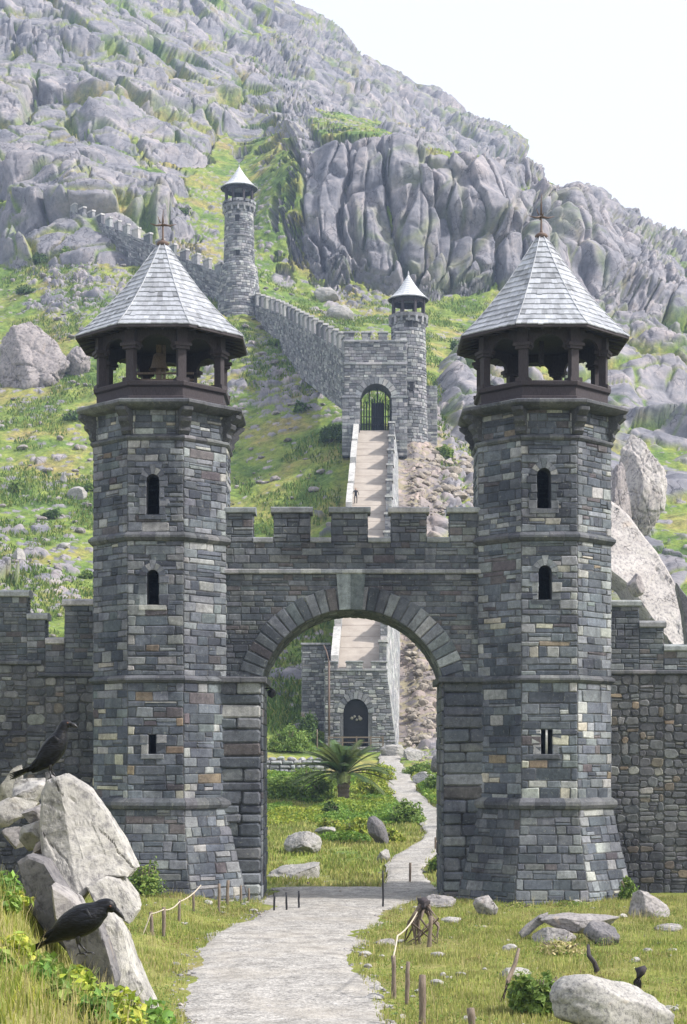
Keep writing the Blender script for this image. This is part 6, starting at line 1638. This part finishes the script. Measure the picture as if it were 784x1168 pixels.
V, F, C = blades(Xr, Yr, ground_z(Xr, Yr) + .05, r_.uniform(.25, .6, len(Xr)) * (1 + cv), .08, [(.10, .18, .035), (.16, .23, .05), (.23, .25, .07), (.08, .14, .03)], 96, .8)
tag(npmesh('hillside_grass', V, F, M_blade, cattr=C, smooth=False), 'rough grass tufts over the green hillside', 'grass', kind='stuff')
r_ = np.random.default_rng(101); n = 52000; Yr = r_.uniform(30, 63.5, n); Xr = r_.uniform(-9, 12, n)
cv = fbm(Xr / 1.3, Yr / 1.8, Xr * 0, 3, 103); ok = ~on_path(Xr, Yr, .1) & (cv > .10) & clear(Xr, Yr); Xr, Yr, cv = Xr[ok], Yr[ok], cv[ok]; m_ = len(Xr)
V, F, C = leaves(m_, (0, 0, 0), (0, 0, 0), .032, GREEN, 104); V = V + np.repeat(np.stack([Xr, Yr, ground_z(Xr, Yr) + r_.random(m_) * (.08 + .35 * cv)], 1), 4, axis=0)
hue = fbm(Xr / 1.5 + 9, Yr / 2, Xr * 0, 2, 105); q_ = np.repeat(sstep(.1, .4, hue), 4)[:, None]; C = C * (1 - q_) + q_ * np.array([.30, .22, .10]) * C.sum(1, keepdims=True) * 1.8
tag(npmesh('meadow_weeds', V, F, M_leaf, cattr=C, smooth=False), 'small leafy weeds and rusty herbs among the meadow grass', 'weeds', kind='stuff')
Yr = r_.uniform(31, 63, 260); Xr = r_.uniform(-7, 10, 260); ok = clear(Xr, Yr) & ~on_path(Xr, Yr, 0)
tag(scatter('meadow_stones', Xr[ok], Yr[ok], (.08 + .28 * r_.random(260) ** 4)[ok], M_pale, 400, 2), 'small pale stones lying in the meadow grass', 'stones')
# embankment
def embx(X, Y): return (X < -.9 + (Y - 10) * .03) & (Y < 21)
grass('embankment_grass', 'thick yellow green grass covering the near left embankment', 60000, -5.2, -.4, 6.5, 19, .04, .13, .0045, YELG + LAWN, 4, embx, lean=.6)
grass('embankment_stems', 'dry straw stems on the near left embankment', 7000, -5.2, -.6, 6.8, 18, .12, .26, .0025, STRAW, 5, embx, lean=.4)
WG = [(0, 1150, 9.5), (18, 1120, 11), (45, 1150, 10), (70, 1165, 9.2), (92, 1145, 10.2), (110, 1168, 9), (120, 1140, 10.6), (140, 1160, 9.8), (165, 1168, 9.6), (190, 1160, 10.4), (205, 1172, 10), (225, 1176, 10.2), (10, 1060, 12.3), (30, 1085, 11.6), (5, 1010, 13.0), (50, 1110, 11.0), (22, 960, 13.4), (175, 1150, 11.2), (75, 1130, 10.6), (150, 1175, 9.2)]
WL = ['leafy weed ' + q for q in ['in the bottom left corner of the frame', 'at the left edge, above the corner weed', 'near the bottom left, second from the corner', 'at the bottom edge, below the lower raven tail', 'under the feet of the lower raven', 'at the bottom edge under the dark wedge rock', 'before the blackish wedge rock', 'at the foot of the long pale blade, left side',
      'right at the lower tip of the long pale blade', 'right of the blade tip beside the road', 'at the bottom edge, second from the road', 'nearest the gravel road at the bottom', 'at the left edge level with the dark leaning block', 'left of the lower raven tail', 'at the left edge under the small rocks', 'below the grey rib of rock',
      'topmost, growing among the small rocks at the left edge', 'just above the blade tip', 'between the raven feet and the bottom edge', 'below the long pale blade at the bottom edge']]
for i, (a, b, Yw) in enumerate(WG):
    x = (a - 392) / FPX * Yw; z = gz(x, Yw)
    root = empty('broadleaf_weed', (x, Yw, z), WL[i], 'weed', 'weeds on the embankment')
    rad = .10 + .07 * ((i * 37) % 10) / 10
    V, F, C = leaves(120, (0, 0, rad * .5), (rad, rad, rad * 1.15), .034, [GREEN, YELG, [(.10, .2, .04), (.16, .27, .05)]][i % 3], 700 + i, .2, .5, fl=.6)
    npmesh('leaf_cluster', V, F, M_leaf, cattr=C * 1.15, smooth=False, parent=root)
    mb = MB(); rr = random.Random(i)
    for j in range(6): aa = rr.uniform(0, 6.28); mb.tube([(x, Yw, z - .05), (x + rad * .5 * math.cos(aa), Yw + rad * .5 * math.sin(aa), z + rad), (x + rad * .8 * math.cos(aa), Yw + rad * .8 * math.sin(aa), z + rad * 1.4)], [.004, .003, .001], 4, (.15, .2, .06))
    mb.build('stalks', M_leaf, root)
# hillside shrubs dotted over the green
rr = random.Random(31); HS = [(60, 290), (45, 300), (75, 295), (130, 250), (98, 252), (30, 335), (470, 395), (545, 380), (330, 400), (250, 420), (105, 560), (60, 590), (100, 660), (345, 470), (20, 560), (85, 480), (560, 410), (205, 245), (315, 395), (520, 400)]
HL = ['far left among the boulders above the massive dome, right one', 'far left among the boulders above the massive dome, left one', 'just right of the boulder foot above the massive dome', 'below the far climbing wall, nearer the roof spike', 'beside the middle of the far climbing wall', 'on turf just above the massive granite dome',
      'below the slender watchtower on the turf', 'on turf left of the right tower belfry, near the cliff foot', 'close under the stepping wall near its upper end', 'on the scree right of the left belfry', 'hard against the left tower at its upper slit', 'low on the left slope, middle of the grass', 'low on the left slope by the tower, just above the curtain wall',
      'on the turf left of the upper gatehouse', 'at the left frame edge halfway down the slope', 'under the massive dome near the left belfry', 'just left of the right tower eaves', 'left of the highest watchtower', 'on the scree below the stepping wall', 'between slender watchtower and right tower roof']
for i, (a, b) in enumerate(HS):
    shrub('small dark bush ' + HL[i], a, b, 16 + (i * 7) % 12, 9 + (i * 5) % 6, DARKG if i % 2 else GREEN, 420, 800 + i, size=.34, group='bushes on the slope')

# ------------------------------------------------------------ ravens
tr = NT('raven_plumage'); nz_ = tr.n('ShaderNodeTexNoise'); nz_.inputs['Scale'].default_value = 60
mpv = tr.n('ShaderNodeMapping'); tc = tr.n('ShaderNodeTexCoord'); tr.l(tc.outputs['Object'], mpv.inputs[0]); mpv.inputs['Scale'].default_value = (.35, 1.4, 1.2); tr.l(mpv.outputs[0], nz_.inputs['Vector'])
cR = tr.ramp(nz_.outputs['Fac'], [(.4, (.003, .0035, .005)), (.7, (.012, .014, .022))])
M_raven = tr.out(cR, .45, tr.bump(nz_.outputs['Fac'], .7, .008), .22)
M_beak = NT('raven_beak').out((.035, .035, .04), .3); M_eye = NT('raven_eye').out((.09, .03, .015), .08, None, .8)
def raven(label, pxf, pyf, Y, spine, tail, wing, legs, eye, head_pale=False):
    O = P(pxf, pyf, Y); root = empty('raven', tuple(O), label, 'raven', 'ravens on the rocks')
    # body: lofted ellipses, finer between the given stations
    sp = np.array(spine); n0 = len(sp); tt = np.linspace(0, n0 - 1, 40)
    q = np.array([[_cr(sp[:, c_], t_) for c_ in range(4)] for t_ in tt]); V = []; m = 20
    for i in range(len(q)):
        a = q[max(i - 1, 0)]; b = q[min(i + 1, len(q) - 1)]; d = Vector((b[0] - a[0], 0, b[1] - a[1])).normalized(); up = Vector((-d.z, 0, d.x))
        for k in range(m):
            th = 2 * math.pi * k / m; kf = 1 + .16 * math.sin(math.pi * min(1, i / 30)); r1 = max(q[i][2] * kf, .0015); r2 = max(q[i][3] * kf, .0015)
            rf = 1 + .03 * mnoise.noise(Vector((i * .35, math.cos(th) * 2, math.sin(th) * 2)))
            V.append(Vector((q[i][0], 0, q[i][1])) + up * r1 * math.cos(th) * rf + Vector((0, 1, 0)) * r2 * math.sin(th) * rf)
    F = [(i * m + k, i * m + (k + 1) % m, (i + 1) * m + (k + 1) % m, (i + 1) * m + k) for i in range(len(q) - 1) for k in range(m)]
    F += [tuple(range(m))[::-1], tuple((len(q) - 1) * m + k for k in range(m))]
    mb = MB(); mb.add([v + O for v in V], F, (1, 1, 1), True); mb.build('body', M_raven, root)
    def feather(mb, a, b, w_, th=.004, droop=.0, side=Vector((0, 1, 0))):
        a = Vector(a); b = Vector(b); d = (b - a); sd = side.normalized(); nn = d.cross(sd).normalized(); ns = 7; pts = []
        for i in range(ns):
            f_ = i / (ns - 1); ww = w_ * (.45 + .75 * math.sin(math.pi * min(1, .15 + f_ * .75))) * (1 if f_ < .9 else .45)
            c_ = a + d * f_ + nn * droop * math.sin(f_ * math.pi)
            pts += [c_ - sd * ww, c_ + nn * th, c_ + sd * ww, c_ - nn * th]
        F_ = [(i * 4 + k, i * 4 + (k + 1) % 4, i * 4 + 4 + (k + 1) % 4, i * 4 + 4 + k) for i in range(ns - 1) for k in range(4)] + [(3, 2, 1, 0), tuple((ns - 1) * 4 + k for k in range(4))]
        mb.add([v + O for v in pts], F_, (1, 1, 1), True)
    ta, tb = Vector((tail[0][0], 0, tail[0][1])), Vector((tail[1][0], 0, tail[1][1])); dd = tb - ta; un = Vector((-dd.z, 0, dd.x)).normalized()
    mb = MB()
    for i in range(7):
        s = (i - 3) / 3
        feather(mb, ta + Vector((0, s * .02, 0)), tb + Vector((0, s * .05, 0)) + un * (abs(s) * -.015 + s * .022) - dd * abs(s) * .10, .014, .004, 0, Vector((0, 1, 0)) + un * .5)
    mb.build('tail', M_raven, root)
    for sgn in (-1, 1):
        (sx, sz), (ex, ez_), w0 = wing; a = Vector((sx, sgn * .072, sz)); b = Vector((ex, sgn * .03, ez_)); d = b - a; L_ = d.length; dn = d.normalized(); up = Vector((-dn.z, 0, dn.x)); 
        if up.z < 0: up = -up
        mb = MB(); V = []; NI, NK = 16, 12
        for i in range(NI):
            f_ = i / (NI - 1); hw = w0 * (math.sin(math.pi * (f_ * .85 + .12)) ** .6) * (1 - .25 * f_)
            for k in range(NK):
                th = 2 * math.pi * k / NK; V.append(a + d * f_ * .85 + up * hw * math.cos(th) + Vector((0, sgn, 0)) * .017 * math.sin(th) * (1 - .4 * f_))
        F = [(i * NK + k, i * NK + (k + 1) % NK, (i + 1) * NK + (k + 1) % NK, (i + 1) * NK + k) for i in range(NI - 1) for k in range(NK)] + [tuple(range(NK))[::-1], tuple((NI - 1) * NK + k for k in range(NK))]
        mb.add([v + O for v in V], F, (1, 1, 1), True)
        for j in range(7):
            f_ = .25 + .1 * j; st = a + d * f_ * .6 - up * w0 * (.5 - .13 * j) + Vector((0, sgn * .012, 0)); en = b + up * (-.03 + .010 * j) + d * (.02 - .06 * (6 - j) * .6)
            feather(mb, st, en, .015, .004, 0, up)
        mb.build('wing', M_raven, root)
    for sgn in (-1, 1):
        mb = MB(); hx, hz, fx, fz = legs; y_ = sgn * .03
        kx = (hx + fx) / 2 - .02
        mb.tube([O + Vector((hx, y_, hz)), O + Vector((kx, y_, (hz + fz) * .5))], [.024, .009], 8, (1, 1, 1)); mb.tube([O + Vector((kx, y_, (hz + fz) * .5)), O + Vector((fx + sgn * .02, y_, fz + .008))], [.007, .006], 6, (1, 1, 1))
        for ang in (-.5, 0, .5, math.pi):
            tx = fx + sgn * .02; L2 = .05 if ang != math.pi else .03
            mb.tube([O + Vector((tx, y_, fz + .01)), O + Vector((tx + L2 * .6 * math.cos(ang), y_ + L2 * .6 * math.sin(ang), fz + .012)), O + Vector((tx + L2 * math.cos(ang), y_ + L2 * math.sin(ang), fz - .004))], [.006, .005, .002], 5, (1, 1, 1))
        mb.build('leg', M_beak, root)
    ex_, ez_, er = eye
    for sgn in (-1, 1):
        mb = MB(); mb.lathe([(.0005, -.008), (.0065, -.005), (.0085, 0), (.0065, .005), (.0005, .008)], (O.x + ex_, O.y + sgn * er, O.z + ez_), 10, 0, (1, 1, 1), True); mb.build('eye', M_eye, root)
    # beak: two mandibles over the last stations
    b0, b1 = Vector((sp[-2][0], 0, sp[-2][1])), Vector((sp[-1][0], 0, sp[-1][1])); dn = (b1 - b0).normalized(); up = Vector((-dn.z, 0, dn.x))
    if up.z < 0: up = -up
    mb = MB(); mb.tube([O + b0 - dn * .012 + up * .004, O + b0.lerp(b1, .35) + up * .007, O + b0.lerp(b1, .75) + up * .003, O + b1 - up * .006], [.017, .0135, .008, .0015], 10, (1, 1, 1))
    mb.tube([O + b0 - dn * .01 - up * .008, O + b0.lerp(b1, .5) - up * .006, O + b0.lerp(b1, .88) - up * .004], [.011, .008, .002], 8, (1, 1, 1)); mb.build('beak', M_beak, root)
def _cr(a, t_):
    i = int(min(max(math.floor(t_), 0), len(a) - 2)); f_ = t_ - i
    p0, p1, p2, p3 = a[max(i - 1, 0)], a[i], a[i + 1], a[min(i + 2, len(a) - 1)]
    return .5 * ((2 * p1) + (-p0 + p2) * f_ + (2 * p0 - 5 * p1 + 4 * p2 - p3) * f_ ** 2 + (-p0 + 3 * p1 - 3 * p2 + p3) * f_ ** 3)
raven('raven standing upright on top of the largest pale slab, looking right', 62, 889, 14.3,
      [(-.19, .06, .012, .02), (-.14, .11, .045, .045), (-.07, .18, .078, .070), (.0, .27, .085, .076), (.045, .35, .068, .062), (.07, .42, .044, .043), (.095, .468, .042, .038), (.13, .475, .030, .026), (.150, .468, .014, .012), (.205, .445, .003, .003)],
      ((-.12, .13), (-.38, .0)), ((.035, .36), (-.20, .05), .062), (-.03, .16, .0, 0.0), (.120, .484, .0325))
raven('raven crouching on the lower rocks with tail to the left and beak lowered', 93, 1089, 11.2,
      [(-.24, .08, .014, .025), (-.18, .125, .045, .05), (-.10, .18, .078, .072), (-.01, .225, .092, .082), (.065, .262, .084, .076), (.118, .296, .062, .056), (.152, .322, .052, .044), (.188, .326, .047, .040), (.218, .308, .030, .026), (.234, .296, .017, .014), (.292, .236, .003, .003)],
      ((-.17, .12), (-.37, .0)), ((.07, .285), (-.24, .10), .070), (-.02, .15, .02, 0.0), (.200, .330, .0375))

# ------------------------------------------------------------ walker on the ramp
tq = .616; Yq, lq, rq, zq = ramp_at(tq); ox, oy, oz = from_px(406, Yq), Yq, zq + .05
J = {'pel': (0, 0, .95), 'ch': (0, .03, 1.3), 'nk': (0, .03, 1.48), 'hd': (0, .0, 1.62), 'ht': (0, .0, 1.76), 'hl': (-.1, 0, .9), 'kl': (-.13, -.12, .5), 'fl': (-.14, .1, .06), 'tl': (-.14, -.1, .03), 'hr': (.1, 0, .9), 'kr': (.13, -.02, .48), 'fr': (.12, .22, .08), 'tr': (.12, .05, .03),
     'sl': (-.2, .03, 1.42), 'el': (-.34, .0, 1.18), 'wl': (-.28, -.18, 1.02), 'sr': (.2, .03, 1.42), 'er': (.3, .08, 1.16), 'wr': (.36, .0, .92)}
E = [('pel', 'ch'), ('ch', 'nk'), ('nk', 'hd'), ('hd', 'ht'), ('pel', 'hl'), ('hl', 'kl'), ('kl', 'fl'), ('fl', 'tl'), ('pel', 'hr'), ('hr', 'kr'), ('kr', 'fr'), ('fr', 'tr'), ('ch', 'sl'), ('sl', 'el'), ('el', 'wl'), ('ch', 'sr'), ('sr', 'er'), ('er', 'wr')]
RD = dict(pel=.15, ch=.17, nk=.06, hd=.10, ht=.07, hl=.1, kl=.07, fl=.05, tl=.04, hr=.1, kr=.07, fr=.05, tr=.04, sl=.07, el=.05, wl=.04, sr=.07, er=.05, wr=.04)
ks = list(J); me = bpy.data.meshes.new('body'); me.from_pydata([J[k] for k in ks], [(ks.index(a), ks.index(b)) for a, b in E], [])
root = empty('person', (ox, oy, oz), 'lone walker in dark clothes coming down the ramp by its left wall', 'person')
po = bpy.data.objects.new('body', me); col.objects.link(po); po.parent = root
sk = po.modifiers.new('skin', 'SKIN'); ss = po.modifiers.new('sub', 'SUBSURF'); ss.levels = ss.render_levels = 2
for i, k in enumerate(ks): me.skin_vertices[0].data[i].radius = (RD[k], RD[k] * .85)
me.skin_vertices[0].data[0].use_root = True
tp_ = NT('dark_clothes'); tcc = tp_.n('ShaderNodeTexCoord'); sx_ = tp_.n('ShaderNodeSeparateXYZ'); tp_.l(tcc.outputs['Object'], sx_.inputs[0])
zc_ = tp_.ramp(tp_.math('MULTIPLY', sx_.outputs[2], .5), [(0, (.03, .03, .035)), (.455, (.05, .045, .05)), (.47, (.02, .02, .025)), (.745, (.025, .02, .02)), (.755, (.42, .28, .21)), (.85, (.42, .28, .21)), (.86, (.05, .035, .025))])
zc_.node.color_ramp.interpolation = 'CONSTANT'
me.materials.append(tp_.out(zc_, .9))

# ------------------------------------------------------------ air
hz = MB(); hz.box((0, 425, 215), (1240, 990, 440), (1, 1, 1))
mh = bpy.data.materials.new('haze_air'); mh.use_nodes = True; nh = mh.node_tree; nh.nodes.clear()
pvn = nh.nodes.new('ShaderNodeVolumePrincipled'); oh = nh.nodes.new('ShaderNodeOutputMaterial'); nh.links.new(pvn.outputs[0], oh.inputs['Volume'])
pvn.inputs['Color'].default_value = (.50, .68, 1.0, 1); pvn.inputs['Density'].default_value = .00028
ho = hz.build('haze', mh); tag(ho, kind='stuff')
